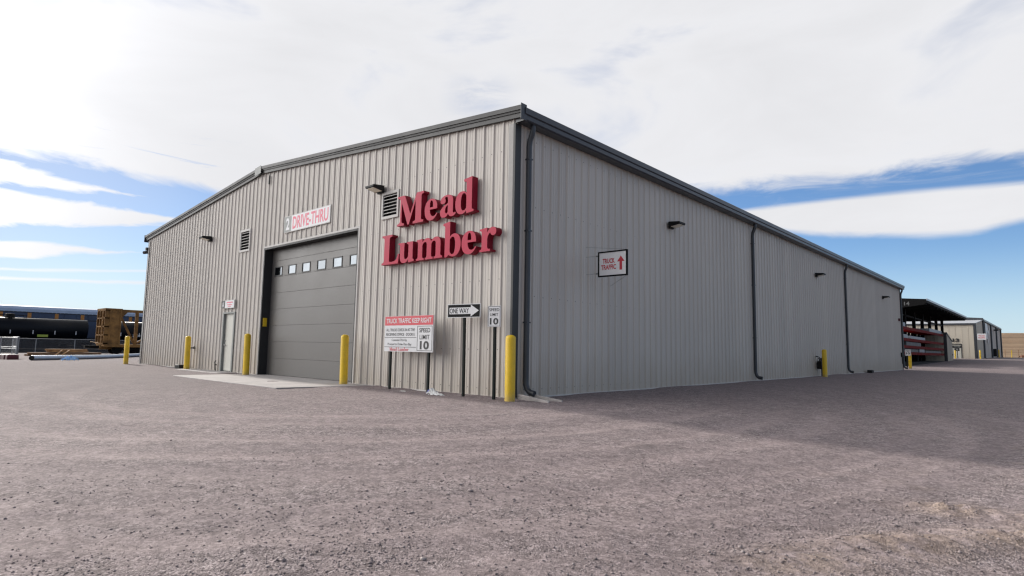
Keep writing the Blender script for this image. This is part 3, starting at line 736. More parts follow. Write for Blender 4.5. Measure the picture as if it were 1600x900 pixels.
# speed limit sign
def speed_sign(name, label, loc, rz, post=True, top=1.93, w=.31, h=.44):
    t = thing(name, label, 'sign', loc, rz)
    mb = MB(); a, b, d = -w/2, w/2, top; c = top-h
    mb.box(a,b,-.005,.005,c,d,0); yy = -.006
    frame_(mb, a+.012, b-.012, c+.012, d-.012, .008, yy-.002, yy, 1)
    letter(mb, 'SPEED', 0, d-.085, w*.78, h*.14, yy-.002, 1, .012); letter(mb, 'LIMIT', 0, d-.185, w*.62, h*.13, yy-.002, 1, .006); letter(mb, '10', 0, d-.325, w*.66, h*.32, yy-.002, 1, .03)
    mb.build('panel', [MT['white'], MT['ink']], t)
    if post:
        pm = MB(); pm.bar((.01,.030,-.3),(0,.030,top-.05),.062,.046,0)
        for k in range(48): pm.box(-.006,.006,.002,.0065,.08+k*.03,.08+k*.03+.013,1)
        pm.build('post', [MT['post'], MT['galv_pale']], t)
    return t
speed_sign('speed_limit_sign', 'white SPEED LIMIT 10 sign on a drilled dark post near the corner', (-.12,-.42,gz(-.12,-.42)), R(14))

# projecting truck traffic sign on the side wall
ts = thing('projecting_sign', 'white framed TRUCK TRAFFIC up-arrow sign projecting from the shaded side wall', 'sign', (0,2.63,2.83))
mb = MB(); a, b, c, d = .43, 1.18, 0, .55
mb.box(a,b,-.012,.012,c,d,0); yy = -.013
letter(mb, 'TRUCK', a+.27, .345, .34, .12, yy-.002, 1, .03); letter(mb, 'TRAFFIC', a+.265, .195, .42, .12, yy-.002, 1, .03)
ax = b-.145
mb.add([(ax-.035,yy-.002,.11),(ax+.035,yy-.002,.11),(ax+.035,yy-.002,.31),(ax+.10,yy-.002,.31),(ax,yy-.002,.445),(ax-.10,yy-.002,.31),(ax-.035,yy-.002,.31)], [(0,1,2,3,4,5,6)], 1)
mb.build('panel', [MT['bright_white'], MT['red']], ts)
mb = MB(); frame_(mb, a-.03, b+.03, c-.03, d+.03, .032, -.025, .025, 0); mb.build('frame', MT['black'], ts)
mb = MB()
for z in (.06, .49): mb.tube([(.035,0,z),(a-.02,0,z)], .0035, 8); mb.tube([(a-.10,0,z),(a-.02,0,z)], .018, 8)
mb.tube([(.03,0,.74),(1.18,0,.585)], .0035, 6); mb.tube([(.03,1.1,-.12),(1.18,.03,-.02)], .004, 6)
mb.build('bracket', MT['sign_grey'], ts)

# ================================================================ WALL LIGHTS
def wall_light(label, loc, rz):
    t = thing('wall_light', label, 'light', loc, rz, 'wall lights')
    # local: wall at y=0, sticks out towards -y
    mb = MB(); mb.box(-.13,.13,-.06,0,-.10,.10)
    P = [(-.20,-.05,.09),(.20,-.05,.09),(.20,-.40,.06),(-.20,-.40,.06),(-.20,-.05,-.06),(.20,-.05,-.06),(.18,-.40,-.005),(-.18,-.40,-.005)]
    mb.add(P, [(0,1,2,3),(7,6,5,4),(0,4,5,1),(1,5,6,2),(2,6,7,3),(3,7,4,0)])
    mb.build('housing', MT['bait'], t, bevel=.008)
    MB().add([(-.15,-.10,-.062),(.15,-.10,-.062),(.145,-.37,-.022),(-.145,-.37,-.022),(-.15,-.10,-.055),(.15,-.10,-.055),(.145,-.37,-.015),(-.145,-.37,-.015)],
             [(3,2,1,0),(4,5,6,7),(0,1,5,4),(1,2,6,5),(2,3,7,6),(3,0,4,7)]).build('lens', MT['lens'], t)
    return t
l1 = wall_light('black wall light with pale lens beside the small left-over wall vent of the gable', (-16.45,-.036,5.22), 0)
l1['label'] = 'black wall light high on the gable, farther from the crimson letters'
dup(l1, (-4.85,-.036,5.27), 0, 'black wall light touching the louvred vent next to the crimson letters')
dup(l1, (.036,7.0,4.84), R(90), 'black wall light on the shaded wall nearest the truck traffic sign')
dup(l1, (.036,21.8,4.86), R(90), 'black wall light on the shaded wall above the yellow bollard and meter')
dup(l1, (.036,36.8,4.90), R(90), 'black wall light on the shaded wall at its far end bay')

# ================================================================ BOLLARDS
def bollard(label, x, y, h=1.30, r=.105):
    z = gz(x, y)
    if -12.25 < x < -5 and -2.4 < y: z = .024
    t = tag(MB().lathe(0,0,[(r,-.4),(r,h-.05),(r*.96,h-.02),(r*.8,h+.005),(r*.45,h+.022),(r*.05,h+.028)], 24).build('bollard', MT['yellow']), label, 'bollard', 'yellow steel bollards')
    t.location = (x, y, z); t.rotation_euler = (R(random.uniform(-.8,.8)), R(random.uniform(-.6,.6)), 0); return t
b0 = bollard('yellow bollard at the warehouse corner by the speed limit post', .32, -.38, 1.30)
def more(label, x, y, z, tilt=(0,0), sc_=1):
    c = b0.copy(); COL.objects.link(c); c['label'] = label; c.location = (x,y,z); c.rotation_euler = (R(tilt[0]), R(tilt[1]), 0); c.scale = (1,1,sc_); return c
more('yellow bollard standing on the concrete apron at the overhead door edge beside the rules board', -5.72, -.40, .024, (0,-1.2), 1.0)
more('yellow bollard between the cream walk door and the overhead door', -11.68, -.40, .024, (0,-1.4), 1.04)
more('yellow bollard beside the dark hose bib and black bait box on the gable', -16.95, -.42, gz(-17,-.4), (0,-2.2), 1.0)
more('yellow bollard at the corner of the gable next to the rail yard', -24.35, -.55, gz(-24.3,-.5), (0,-1), 1.0)
more('yellow bollard guarding the meter on the shaded side wall', .5, 21.0, gz(.5,21), (0,0), .96)
more('yellow bollard with a small speed sign at the far end of the shaded wall', -.45, 49.0, gz(-.45,49), (0,0), .95)
more('yellow bollard in front of door 13 of the tan building', -4.15, 115, gz(-4.1,115), (0,0), 1.02)
more('yellow bollard at the corner of the low tan building under its projecting sign', -1.15, 119, gz(-1.2,119), (0,0), 1.1)
more('yellow bollard beside a dark meter on the tall far building', -.85, 158, gz(-1.2,158), (0,0), 1.3)
more('farthest yellow bollard, past the end of the tall building', .05, 186, gz(-.4,186), (0,0), 1.4)

# ================================================================ SMALL THINGS BY THE WALLS
sb = MB(); 
sb.add([(0,-.17,.11),(.95,-.21,.03),(.95,.21,.03),(0,.17,.11),(0,-.17,-.02),(.95,-.21,-.02),(.95,.21,-.02),(0,.17,-.02)], [(0,1,2,3),(7,6,5,4),(0,4,5,1),(1,5,6,2),(2,6,7,3),(3,7,4,0)])
sb.add([(0,-.17,.11),(.95,-.21,.03),(.95,-.17,.03),(0,-.13,.11),(0,-.17,.17),(.95,-.21,.085),(.95,-.17,.085),(0,-.13,.17)], [(4,5,6,7),(0,4,5,1),(1,5,6,2),(2,6,7,3),(3,7,4,0)])
sb.add([(0,.13,.11),(.95,.17,.03),(.95,.21,.03),(0,.17,.11),(0,.13,.17),(.95,.17,.085),(.95,.21,.085),(0,.17,.17)], [(4,5,6,7),(0,4,5,1),(1,5,6,2),(2,6,7,3),(3,7,4,0)])
o = sb.build('splash_block', MT['concrete'], bevel=.012); o.location = (.12,.26,-.05); o.rotation_euler.z = R(-6); tag(o, 'pale concrete splash block under the corner downspout', 'splash block')
def bait(label, x, y, rz):
    t = thing('bait_box', label, 'bait box', (x,y,gz(x,y)), rz, 'black bait boxes')
    MB().prism([(-.26,0),(.26,0),(.25,.10),(.19,.155),(-.19,.155),(-.25,.10)], -.13, .13).build('box', MT['bait'], t, bevel=.015)
    MB().box(-.05,.05,-.138,-.131,.04,.10).build('entry_hole', MT['void'], t)
    return t
bt = bait('black plastic bait box on the gravel at the sunlit gable', -18.0, -.30, 0)
dup(bt, (.30,31.1,gz(.3,31.1)), R(90), 'black plastic bait box at the foot of the shaded side wall')
# hose bib and pipes
mb = MB(); mb.tube([(0,0,0),(0,-.16,0),(0,-.20,.02),(0,-.20,.26)], .018, 8); mb.tube([(0,-.20,.0),(.38,-.20,-.02),(.40,-.20,.01)], .016, 8); mb.tube([(0,-.20,.26),(0,-.20,.32)], .026, 8); mb.box(-.05,.05,-.012,0,-.05,.05)
o = mb.build('wall_hydrant', MT['bait']); o.location = (-17.40,-.036,.86); tag(o, 'dark bent water hydrant pipe on the gable behind a yellow bollard', 'hydrant')
mb = MB(); mb.tube([(0,0,-.28),(0,-.03,.0),(0,-.04,.05),(.10,-.05,.10)], .02, 8); mb.tube([(0,.036,-.05),(0,-.02,-.05)], .02, 8)
o = mb.build('drain_pipe', MT['bait']); o.location = (-15.05,-.07,.30); tag(o, 'short bent drain pipe low on the gable near the cream door', 'pipe')
# utility meter on the side wall
t = thing('utility_meter', 'dark gas meter with pipes on the shaded wall behind a bollard', 'meter', (.036,21.45,.1))
MB().box(.04,.26,-.16,.16,.25,.62).build('meter_body', MT['bait'], t, bevel=.03)
mb = MB(); mb.tube([(.15,-.1,.62),(.15,-.1,.80),(.05,-.1,.84),(.0,-.1,.84)], .025, 8); mb.tube([(.15,.1,.62),(.15,.1,.74),(.15,.22,.78),(.15,.22,-.2)], .025, 8); mb.tube([(.15,-.1,.74),(.15,-.28,.74)], .02, 8); mb.build('meter_pipes', MT['bait'], t)
# switch boxes near the far end of the side wall
mb = MB(); mb.box(0,.10,-.12,.12,0,.32); mb.tube([(.05,0,-.5),(.05,0,0)], .02, 8)
o = mb.build('switch_box', MT['bait']); o.location = (.042,42.3,.95); tag(o, 'small dark switch box near the far corner downspout', 'switch box')
mb = MB(); mb.box(0,.12,-.07,.07,0,.20); o = mb.build('alarm_box', MT['maroon']); o.location = (.036,41.9,3.55); tag(o, 'small dark red alarm box high on the far end of the shaded wall', 'alarm')
# camera / box on the far gable corner
t = thing('security_camera', 'dark bracketed security camera on the gable corner beside the sky', 'camera', (-W-.04,-.02,5.55))
MB().box(-.16,0,-.10,.10,-.02,.12).build('mount', MT['charcoal'], t); MB().tube([(-.12,-.16,-.14),(-.26,.12,-.06)], .075, 12).build('camera_body', MT['charcoal'], t); MB().tube([(-.12,0,.0),(-.18,0,-.1)], .03, 8).build('arm', MT['charcoal'], t)

# litter: crumpled film and paper
def crumple(name, label, cat, x, y, sx_, sy_, h, mat, seed, n=26):
    rng = np.random.default_rng(seed); V = []; F = []
    for i in range(n):
        for j in range(n):
            u, v = i/(n-1)-.5, j/(n-1)-.5; rr = min(1, 2*math.hypot(u, v))
            z = h*(1-rr)**.6*rng.uniform(.15,1)+.012*(rr < 1)*rng.uniform(0, 1)
            V.append((u*sx_+rng.normal(0,.012), v*sy_+rng.normal(0,.010), z-.01*rr))
    for i in range(n-1):
        for j in range(n-1):
            u, v = (i+.5)/(n-1)-.5, (j+.5)/(n-1)-.5
            if math.hypot(u, v) < .46+.05*math.sin(9*math.atan2(v, u)): F.append((i*n+j,(i+1)*n+j,(i+1)*n+j+1,i*n+j+1))
    mb = MB(); mb.add(V, F, 0)
    for q in range(len(mb.f)):
        c = V[F[q][0]]
        if isinstance(mat, list) and (c[0]+sx_*.28)**2+(c[1])**2 < .0042: mb.m[q] = 1
    o = mb.build(name, mat); o.location = (x,y,gz(x,y)+.004); return tag(o, label, cat)
crumple('plastic_bag', 'crumpled white plastic film with blue print at the foot of the rules board', 'litter', -1.98, -.46, .34, .20, .16, [MT['plastic'], MT['blueprint']], 2)
crumple('plastic_sheet', 'flattened twist of white plastic film lying on the gravel', 'litter', -1.70, -.58, .52, .16, .06, MT['plastic'], 5)
crumple('paper_scrap', 'flat pale paper scrap lying below the rules board', 'litter', -2.98, -.52, .22, .12, .012, MT['paper'], 6, 10)

# ================================================================ RAIL YARD
def bogie(root, x, y, z, name='bogie'):
    f = MB(); f.box(x-1.05,x-.85,y-1.1,y+1.1,z+.38,z+.68); f.box(x+.85,x+1.05,y-1.1,y+1.1,z+.38,z+.68); f.box(x-1.0,x+1.0,y-.25,y+.25,z+.45,z+.75)
    b = f.build('bogie', MT['rail_dark'], root)
    for dy in (-.88,.88):
        for dx in (-.76,.76):
            MB().tube([(x+dx-.06,y+dy,z+.45),(x+dx+.06,y+dy,z+.45)], .45, 20).build('wheel', MT['rail_dark'], b)
RZ = -.40
# rails on low ballast
def track(x, y0, y1):
    mb = MB(); mb.prism([(x-1.6,-.9),(x+1.6,-.9),(x+1.3,RZ-.005),(x-1.3,RZ-.005)], y0, y1, 0)
    for dx in (-.76,.76): mb.box(x+dx-.035,x+dx+.035,y0,y1,RZ-.004,RZ+.13,1)
    o = mb.build('railway_track', [paint('ballast',(.035,.032,.03),.95,.4,6,bump=.8), MT['rail_dark']]); tag(o, kind='structure')
track(-96, -40, 70); track(-103, -40, 70)
tag(MB().prism([(-420,-1.2),(-85.6,-1.2),(-85.9,-.47),(-87,-.43),(-419,-.43)], -160, 260).build('shade_weed_bed', paint('shade_weed_dark',(.014,.013,.012),1.0,.5,3,bump=.8,spec=.0)), kind='structure')  # dark sheet coloured for the shade under the cars and dark weeds
mb = MB(); mb.prism([(-65.3,-1.0),(-61.7,-1.0),(-62.1,-.33),(-64.9,-.33)], 2, 60, 0)
for dx in (-.76,.76): mb.box(-63.5+dx-.035,-63.5+dx+.035,2,60,-.329,-.20,1)
tag(mb.build('railway_track', [paint('ballast_near',(.20,.18,.17),.95,.4,6,bump=.8), MT['rail_dark']]), kind='structure')

def tank_car(label, yc, ln, txt=None):
    t = thing('tank_car', label, 'tank car', (-96, yc, RZ), 0, 'black tank cars in the rail yard')
    r, zc, h = 1.42, 3.05, ln/2
    prof = []
    path = []; rs = []
    for k in range(7):
        a = k/6*PI/2; path.append((0,-h+.75*(1-math.sin(a)),zc)); rs.append(max(.05, r*math.sin(a) if k else .05))
    path += [(0,h-.75*(1-math.sin((6-k)/6*PI/2)),zc) for k in range(7)]; rs += [max(.05, r*math.sin((6-k)/6*PI/2)) for k in range(7)]
    mb = MB(); mb.tube(path, rs, 40, 0)
    for k in range(-3, 4):
        y = k*ln/7.2; mb.box(r*.985, r*1.012, y-.05, y+.05, zc-.75, zc-.25, 1)
    mb.box(r*.93, r*1.0, 2.9-ln*0, 4.1, zc-1.12, zc-.80, 2)
    if txt:
        V, F = text_mesh(txt, .02)
        mb.add([(r*.93+.09, -6.4+u*2.0, zc-.85+v*.34) for u, v in V], F, 1)
    mb.build('tank', [MT['tank'], MT['white'], MT['lime']], t)
    mb = MB(); mb.lathe(0,0,[(.55,zc+r-.15),(.55,zc+r+.42),(.42,zc+r+.52),(.1,zc+r+.55)], 20); mb.build('dome', MT['rail_dark'], t)
    mb = MB(); 
    for s_ in (-1,1):
        mb.bar((s_*.9,-1.6,zc+r+.35),(s_*.9,1.6,zc+r+.35),.05,.05)
        for y in (-1.6,0,1.6): mb.bar((s_*.9,y,zc+r-.35),(s_*.9,y,zc+r+.35),.05,.05)
    for y in (-1.6,1.6): mb.bar((-.9,y,zc+r+.35),(.9,y,zc+r+.35),.05,.05)
    mb.build('platform_rail', MT['rail_dark'], t)
    mb = MB(); mb.box(-.9,.9,-h-.7,h+.7,.90,1.75); mb.box(-1.3,1.3,-h-.7,-h+.6,1.15,1.35); mb.box(-1.3,1.3,h-.6,h+.7,1.15,1.35); mb.box(-.9,.9,-h+3.2,h-3.2,.35,1.0); mb.build('frame', MT['rail_dark'], t)
    for s_ in (-1,1): bogie(t, 0, s_*(h-1.6), 0)
    return t
tank_car('black tank car behind the chain-link fence, nearest the open gate', 4.5, 17.4)
tank_car('black tank car with white number, seen through the yellow centre-beam car', 24.6, 17.6, 'X 29013')
# autorack
ar = thing('autorack_car', 'tall blue-grey autorack rail car with orange panels behind the tank cars', 'rail car', (-103,13,RZ))
mb = MB(); a = 1.55
mb.prism([(-a,5.55),(a,5.55),(a,5.95),(a-.25,6.30),(a-.9,6.45),(-a+.9,6.45),(-a+.25,6.30),(-a,5.95)], -15, 15)
for k in range(61): mb.box(a,a+.03,-15+k*.5,-15+k*.5+.08,5.5,5.95)
mb.build('roof', MT['auto_roof'], ar)
mb = MB(); mb.box(-a+.05,a-.05,-15,15,1.3,5.55,0)
for k in range(20):
    y = -15+k*1.5; mb.box(a-.05,a-.005,y+.06,y+1.44,4.72,5.38,0); mb.box(a-.05,a-.01,y+.06,y+1.44,2.1,4.45,0)
mb.build('body', [MT['auto_side']], ar)
mb = MB(); mb.box(a-.05,a+.02,-15,15,4.47,4.62); mb.box(a-.05,a+.02,-15,15,5.40,5.549); mb.box(a-.05,a+.06,-15,15,1.2,1.95); mb.box(-a,a,-15,15,.9,1.3); mb.build('deck_rail', MT['auto_dark'], ar)
for k in range(-5, 5):
    y = -2.4+k*3.2+.0
    MB().box(a-.04,a+.035,y-.22+.0,y+.22,4.64,5.39).build('post_panel', MT['orange'], ar)
for s_ in (-1,1): bogie(ar, 0, s_*12, 0)
# centre-beam flat car
cb = thing('centerbeam_car', 'weathered yellow centre-beam flat car with tall end bulkhead', 'rail car', (-63.5,7.5,-.20))
mb = MB(); hw = 1.5
# deck
mb.box(-hw,hw,0,22,.78,1.0); mb.box(-.35,.35,0,22,.45,.78); mb.box(hw-.02,hw+.03,0,22,.70,.98); mb.build('deck', MT['railyellow'], cb)
mb = MB()
mb.box(-hw,hw,.32,1.30,1.0,4.45); mb.box(hw,hw+.05,.28,.42,.95,4.5); mb.box(hw,hw+.05,1.18,1.32,.95,4.5)
for z in (1.9,2.7,3.5,4.2): mb.box(hw,hw+.025,.45,1.16,z,z+.05)
for x in (-hw,-.5,.5,hw-.12): mb.box(x,x+.12,-.12,.32,1.0,4.45)
for z in (1.0,1.85,2.7,3.55,4.35): mb.box(-hw,hw,-.12,.32,z,z+.12)
mb.box(-hw,hw+.06,-.15,1.35,4.45,4.60); mb.build('bulkhead', MT['railyellow'], cb)
mb = MB(); mb.box(-.16,.16,1.3,22,4.32,4.60)
for k in range(5):
    y = 3.1+k*4.2; mb.box(-.10,.10,y-.15,y+.15,1.0,4.32)
    mb.bar((0,y-1.7,4.3),(0,y-.15,1.15),.16,.20); 
    mb.bar((0,y+.2,1.15),(0,y+2.2,2.5),.16,.22)
mb.add([(-.15,1.3,4.32),(.15,1.3,4.32),(.15,2.2,4.32),(-.15,2.2,4.32),(-.15,1.3,3.3),(.15,1.3,3.3)], [(0,3,2,1),(0,4,3),(1,2,5),(4,5,2,3),(0,1,5,4)])
mb.build('center_truss', MT['railyellow'], cb)
mb = MB()
for x in (hw-.05, hw-.55):
    mb.tube([(x,-.25,.6),(x,-.25,4.3)], .025, 6)
for k in range(10): mb.tube([(hw-.55,-.25,.7+k*.38),(hw-.05,-.25,.7+k*.38)], .02, 6)
mb.tube([(hw,-.5,1.1),(-hw,-.5,1.2)], .03, 6); mb.build('ladder', MT['railyellow'], cb)
mb = MB(); mb.box(-.3,.3,-.9,0,.55,.85); mb.box(-.12,.12,-1.3,-.9,.6,.82); mb.build('coupler', MT['rail_dark'], cb)
for s_ in (2.2, 19.8): bogie(cb, 0, s_, 0)

# chain-link fence along the yard and open gate
def chain(name):
    m, nt, b = nodes(name); co = objco(nt)
    sx = N(nt, 'ShaderNodeSeparateXYZ'); nt.links.new(co, sx.inputs[0])
    p = math_(nt, 'ADD', sx.outputs[1], sx.outputs[0]); q = sx.outputs[2]
    def w(v):
        f = math_(nt, 'FRACT', math_(nt, 'MULTIPLY', v, 14.0)); return math_(nt, 'LESS_THAN', f, .09)
    mask = math_(nt, 'MAXIMUM', w(math_(nt, 'ADD', p, q)), w(math_(nt, 'SUBTRACT', p, q)))
    nt.links.new(mask, b.inputs['Alpha']); b.inputs['Base Color'].default_value = (.20,.21,.23,1); b.inputs['Roughness'].default_value = .5; b.inputs['Metallic'].default_value = .4
    return m
MT['chain'] = chain('chain_link')
fx = -84.5; fz = gz(fx, 4)-.02
fn = thing('chain_link_fence', 'galvanised chain-link fence in front of the black tank cars', 'fence', (fx,0,fz))
mb = MB(); mb.tube([(0,-26,1.78),(0,60,1.78)], .035, 8); mb.build('top_rail', MT['galv_pale'], fn)
for k in range(22):
    y = -26+k*3.95+.12
    MB().tube([(0,y,-.3),(0,y,1.82)], .05, 8).build('post', MT['galv_pale'], fn)
MB().add([(.05,-26,.03),(.05,60,.03),(.05,60,1.77),(.05,-26,1.77)], [(0,1,2,3)]).build('mesh', MT['chain'], fn)
gt = thing('chain_link_gate', 'open chain-link gate panel with mid rail standing by the maroon bundles', 'gate', (-40.7,-2.25,gz(-40.7,-2.25)), R(0))
def gate_panel(root, a, b, h, mid):
    a = Vector(a); b = Vector(b); mb = MB()
    for z in (.08, h): mb.tube([(a.x,a.y,z),(b.x,b.y,z)], .03, 8)
    for z in mid: mb.tube([(a.x,a.y,z),(b.x,b.y,z)], .022, 8)
    c = a.lerp(b, .35)
    for p in (a, b, c): mb.tube([(p.x,p.y,.0),(p.x,p.y,h+.04)], .03, 8)
    mb.build('gate_frame', MT['galv_pale'], root)
    MB().add([(a.x,a.y,.08),(b.x,b.y,.08),(b.x,b.y,h),(a.x,a.y,h)], [(0,1,2,3)]).build('gate_mesh', MT['chain'], root)
gate_panel(gt, (0,0,0), (-5.2,.42,0), 1.40, (.68,.78)); 
gate_panel(gt, (0,-.06,0), (-3.6,-1.9,0), 1.36, (.66,.76))
# maroon bundles beside the gate
m0 = None
for k, (dx, dy) in enumerate(((0,0),(-1.0,-.06),(-2.0,-.13))):
    if m0 is None:
        m0 = thing('wrapped_bundle', 'maroon wrapped bundle with white top lying under the open gate', 'bundle', (0,0,0), 0, 'maroon bundles by the gate')
        MB().prism([(-.3,0),(.3,0),(.32,.2),(.24,.34),(-.24,.34),(-.32,.2)], -.28, .28).build('wrap', MT['maroon'], m0, bevel=.05)
        MB().box(-.18,.16,-.2,.2,.341,.36).build('cover', MT['plastic'], m0)
        o = m0
    else: o = dup(m0, (0,0,0))
    o.location = (-37.7+dx, -2.92+dy, gz(-37.7+dx,-2.9+dy)-.04); o.rotation_euler.z = R(8*k)
mb = MB(); mb.lathe(0,0,[(.16,0),(.16,.5),(.1,.56),(.03,.6)], 14); mb.tube([(0,0,-1.7),(0,0,0)], .03, 8)
o = mb.build('rail_marker', MT['red']); o.location = (-84.0,1.0,fz+1.75); tag(o, 'small red marker standing above the chain-link fence', 'marker')

# long galvanised culvert pipe with blue wrapper
def gnd_pt(x, y): return Vector((x, y, gz(x, y)))
pa, pb = gnd_pt(-32.6,-2.8), gnd_pt(-53.5,9.3)
rr = .135; n = 200; path = []; rs = []
for k in range(n+1):
    p = pa.lerp(pb, k/n); p.z = gz(p.x, p.y)+rr+.005; path.append(p); rs.append(rr+(.012 if k % 2 else -.004))
mb = MB(); mb.tube(path, rs, 20, 0, cap=False); mb.tube([path[0], path[0]+(path[1]-path[0])*.4], [rr*.93,rr*.93], 20, 1)
tag(mb.build('culvert_pipe', [MT['galv'], MT['void']]), 'long corrugated galvanised pipe lying on the gravel beside the warehouse', 'pipe')
o = crumple('blue_wrapper', 'blue and white plastic wrapper lying against the long pipe', 'litter', -33.3, -.95, .55, 1.0, .36, MT['bluewrap'], 9, 18); o.rotation_euler.z = R(20)

# timber pile
for i, (x, y, ln, w_, h_, rz, z, mt, lb) in enumerate((
    (-52.4,1.15,2.3,.9,.28,93,0,'wood2','flat weathered board bundle at the bottom of the timber pile, nearest the gate'),
    (-52.6,3.55,2.7,.9,.30,88,0,'wood2','long weathered board bundle at the bottom of the timber pile, nearest the yellow rail car'),
    (-52.6,2.6,2.5,.8,.26,91,.31,'wood','pale board bundle on top of the timber pile'))):
    mb = MB(); rng = random.Random(i)
    nb = 5
    for a in range(nb):
        for c in range(2):
            e0 = rng.uniform(-.25,.25); e1 = rng.uniform(-.25,.25)
            mb.box(-ln/2+e0, ln/2+e1, -w_/2+a*w_/nb+.008, -w_/2+(a+1)*w_/nb-.008, c*h_/2+.004, (c+1)*h_/2-.004)
    o = mb.build('timber_bundle', MT[mt]); o.location = (x,y,gz(x,y)+z); o.rotation_euler.z = R(rz); tag(o, lb, 'timber')
for i, (a, b) in enumerate((((-51.2,1.6,0),(-52.0,2.2,.48)),((-51.2,2.0,0),(-52.0,2.7,.48)))):
    z = gz(a[0], a[1]); o = MB().bar((a[0],a[1],z+.03),(b[0],b[1],z+b[2]),.10,.05).build('loose_plank', MT['wood'])
    tag(o, 'pale loose plank leaning against the timber pile', 'plank', 'planks leaning on the timber pile')

# ================================================================ FAR SHED, RACK AND BUILDINGS
sh = thing('open_shed', 'dark open-sided storage shed with deep roof beyond the warehouse', 'shed', (-1.5,67,0))
mb = MB(); zr = 7.1
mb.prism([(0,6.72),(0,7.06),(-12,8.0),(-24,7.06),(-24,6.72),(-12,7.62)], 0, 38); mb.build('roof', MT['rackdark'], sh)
mb = MB(); mb.box(0.0,.05,-.02,38,6.95,7.16); mb.build('eave_trim', MT['roof'], sh)
mb = MB(); mb.prism([(0,6.70),(0,7.08),(-12,8.02),(-24,7.08),(-24,5.2),(-4.6,5.2),(-4.6,5.9),(-.2,6.5)], -.08, -.02); letter(mb, '14', -1.75, 6.66, .50, .40, -.09, 1, .02); mb.build('front_fascia', [MT['rackdark'], MT['lumbergrey']], sh)
for k in range(7):
    y = .4+k*6.3-.1*(k==6)
    mb = MB(); mb.box(-3.3,-2.95,y-.18,y+.18,0,6.9); mb.build('column', MT['rackdark'], sh)
mb = MB()
for k in range(14): 
    y = .6+k*2.8; mb.box(-.05,-23.9,y-.08,y+.08,6.45,6.71) if False else mb.box(-12,-.1,y-.08,y+.08,6.50,6.70)
mb.box(-3.2,-3.05,0,38,5.70,5.88); mb.build('beam', MT['rackdark'], sh)
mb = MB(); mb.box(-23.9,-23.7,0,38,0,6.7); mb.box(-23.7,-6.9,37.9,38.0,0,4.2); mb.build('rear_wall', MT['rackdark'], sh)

rk = thing('storage_rack', 'long red-armed cantilever rack of lumber under the open shed', 'rack', (-2.5,58,0))
lev = [3.9,2.78,2.05,1.40]
for i in range(13):
    y = .4+i*2.35; z = gz(-3.5, 58+y)
    MB().box(-2.4,-2.15,y-.1,y+.1,z-.1,4.3).build('upright', MT['rackdark'], rk)
for li, h in enumerate(lev):
    mb = MB()
    for i in range(13):
        y = .4+i*2.35; mb.box(-2.14,0,y-.09,y+.09,h-.12,h+.02)
    mb.box(-.10,.02,0,29,h-.26,h+.02); mb.build('shelf_arm', MT['rackred'], rk)
MB().box(-2.3,.1,0,29,.05,.42).build('base', MT['rackdark'], rk)
MB().box(-2.55,-2.45,0,29,.3,3.7).build('back_panel', MT['lumbergrey'], rk)
lum = None
for i, (y0, y1, li, h, mt, lb) in enumerate(((.5,3.2,0,.42,'lumberwrap','pale wrapped lumber pack on the top rack level nearest the warehouse'),(18.6,28.6,0,.42,'lumberwrap','long pale lumber pack at the far end of the top rack level'),
        (.5,4.2,1,.38,'lumberwrap','pale wrapped lumber pack on the second rack level nearest the warehouse'),(6.0,15.0,1,.30,'lumberwrap','pale lumber pack in the middle of the second rack level'),
        (3.5,12,2,.40,'lumbergrey','grey lumber pack on the third rack level'),(2.5,10,3,.32,'lumbergrey','grey lumber pack on the lowest rack level behind the small speed sign'),(11,14.2,3,.44,'lumberwrap','short pale wrapped pack on the lowest rack level'),(15,27,3,.24,'lumbergrey','long thin grey pack on the lowest rack level'))):
    mb = MB(); nb = 3
    for k in range(nb): mb.box(-1.7+k*.52,-1.7+k*.52+.5,0,y1-y0+((k*7)%3-1)*.2,.0,h-.02*(k%2))
    o = mb.build('lumber_pack', MT[mt], bevel=.02); o.location = (-2.5+.05,58+y0,lev[li]+.021); tag(o, lb, 'lumber', 'lumber packs on the rack')

# small end building beside the rack
eb = thing('storage_room', 'small tan lean-to room at the end of the red rack', 'shed', (-2.2,87.4,0))
zb = .2
mb = MB(); wall_panel(mb, (0,0,0), (-1,0,0), (0,-1,0), 3.2, lambda u: 4.02, zb, pitch=.4); wall_panel(mb, (0,0,0), (0,1,0), (1,0,0), 5.5, lambda u: 4.0-.18*u, zb, pitch=.4)
mb.add([(-3.2,0,zb),(-3.2,5.5,zb),(-3.2,5.5,3.0),(-3.2,0,4.0)], [(0,1,2,3)]); mb.add([(-3.2,5.5,zb),(0,5.5,zb),(0,5.5,3.0),(-3.2,5.5,3.0)], [(0,1,2,3)]); mb.build('wall', MT['siding_far'], eb)
mb = MB(); mb.add([(-3.3,-.1,4.05),(.1,-.1,4.05),(.1,5.6,3.03),(-3.3,5.6,3.03),(-3.3,-.1,4.2),(.1,-.1,4.2),(.1,5.6,3.18),(-3.3,5.6,3.18)], [(3,2,1,0),(4,5,6,7),(0,1,5,4),(1,2,6,5),(2,3,7,6),(3,0,4,7)]); mb.build('roof', MT['gutter'], eb)
MB().box(-.30,.045,-.045,.14,zb,4.0).build('corner_post', MT['gutter'], eb)
MB().box(.04,.10,4.6,5.2,1.2,1.35).build('wall_box', MT['bait'], eb)

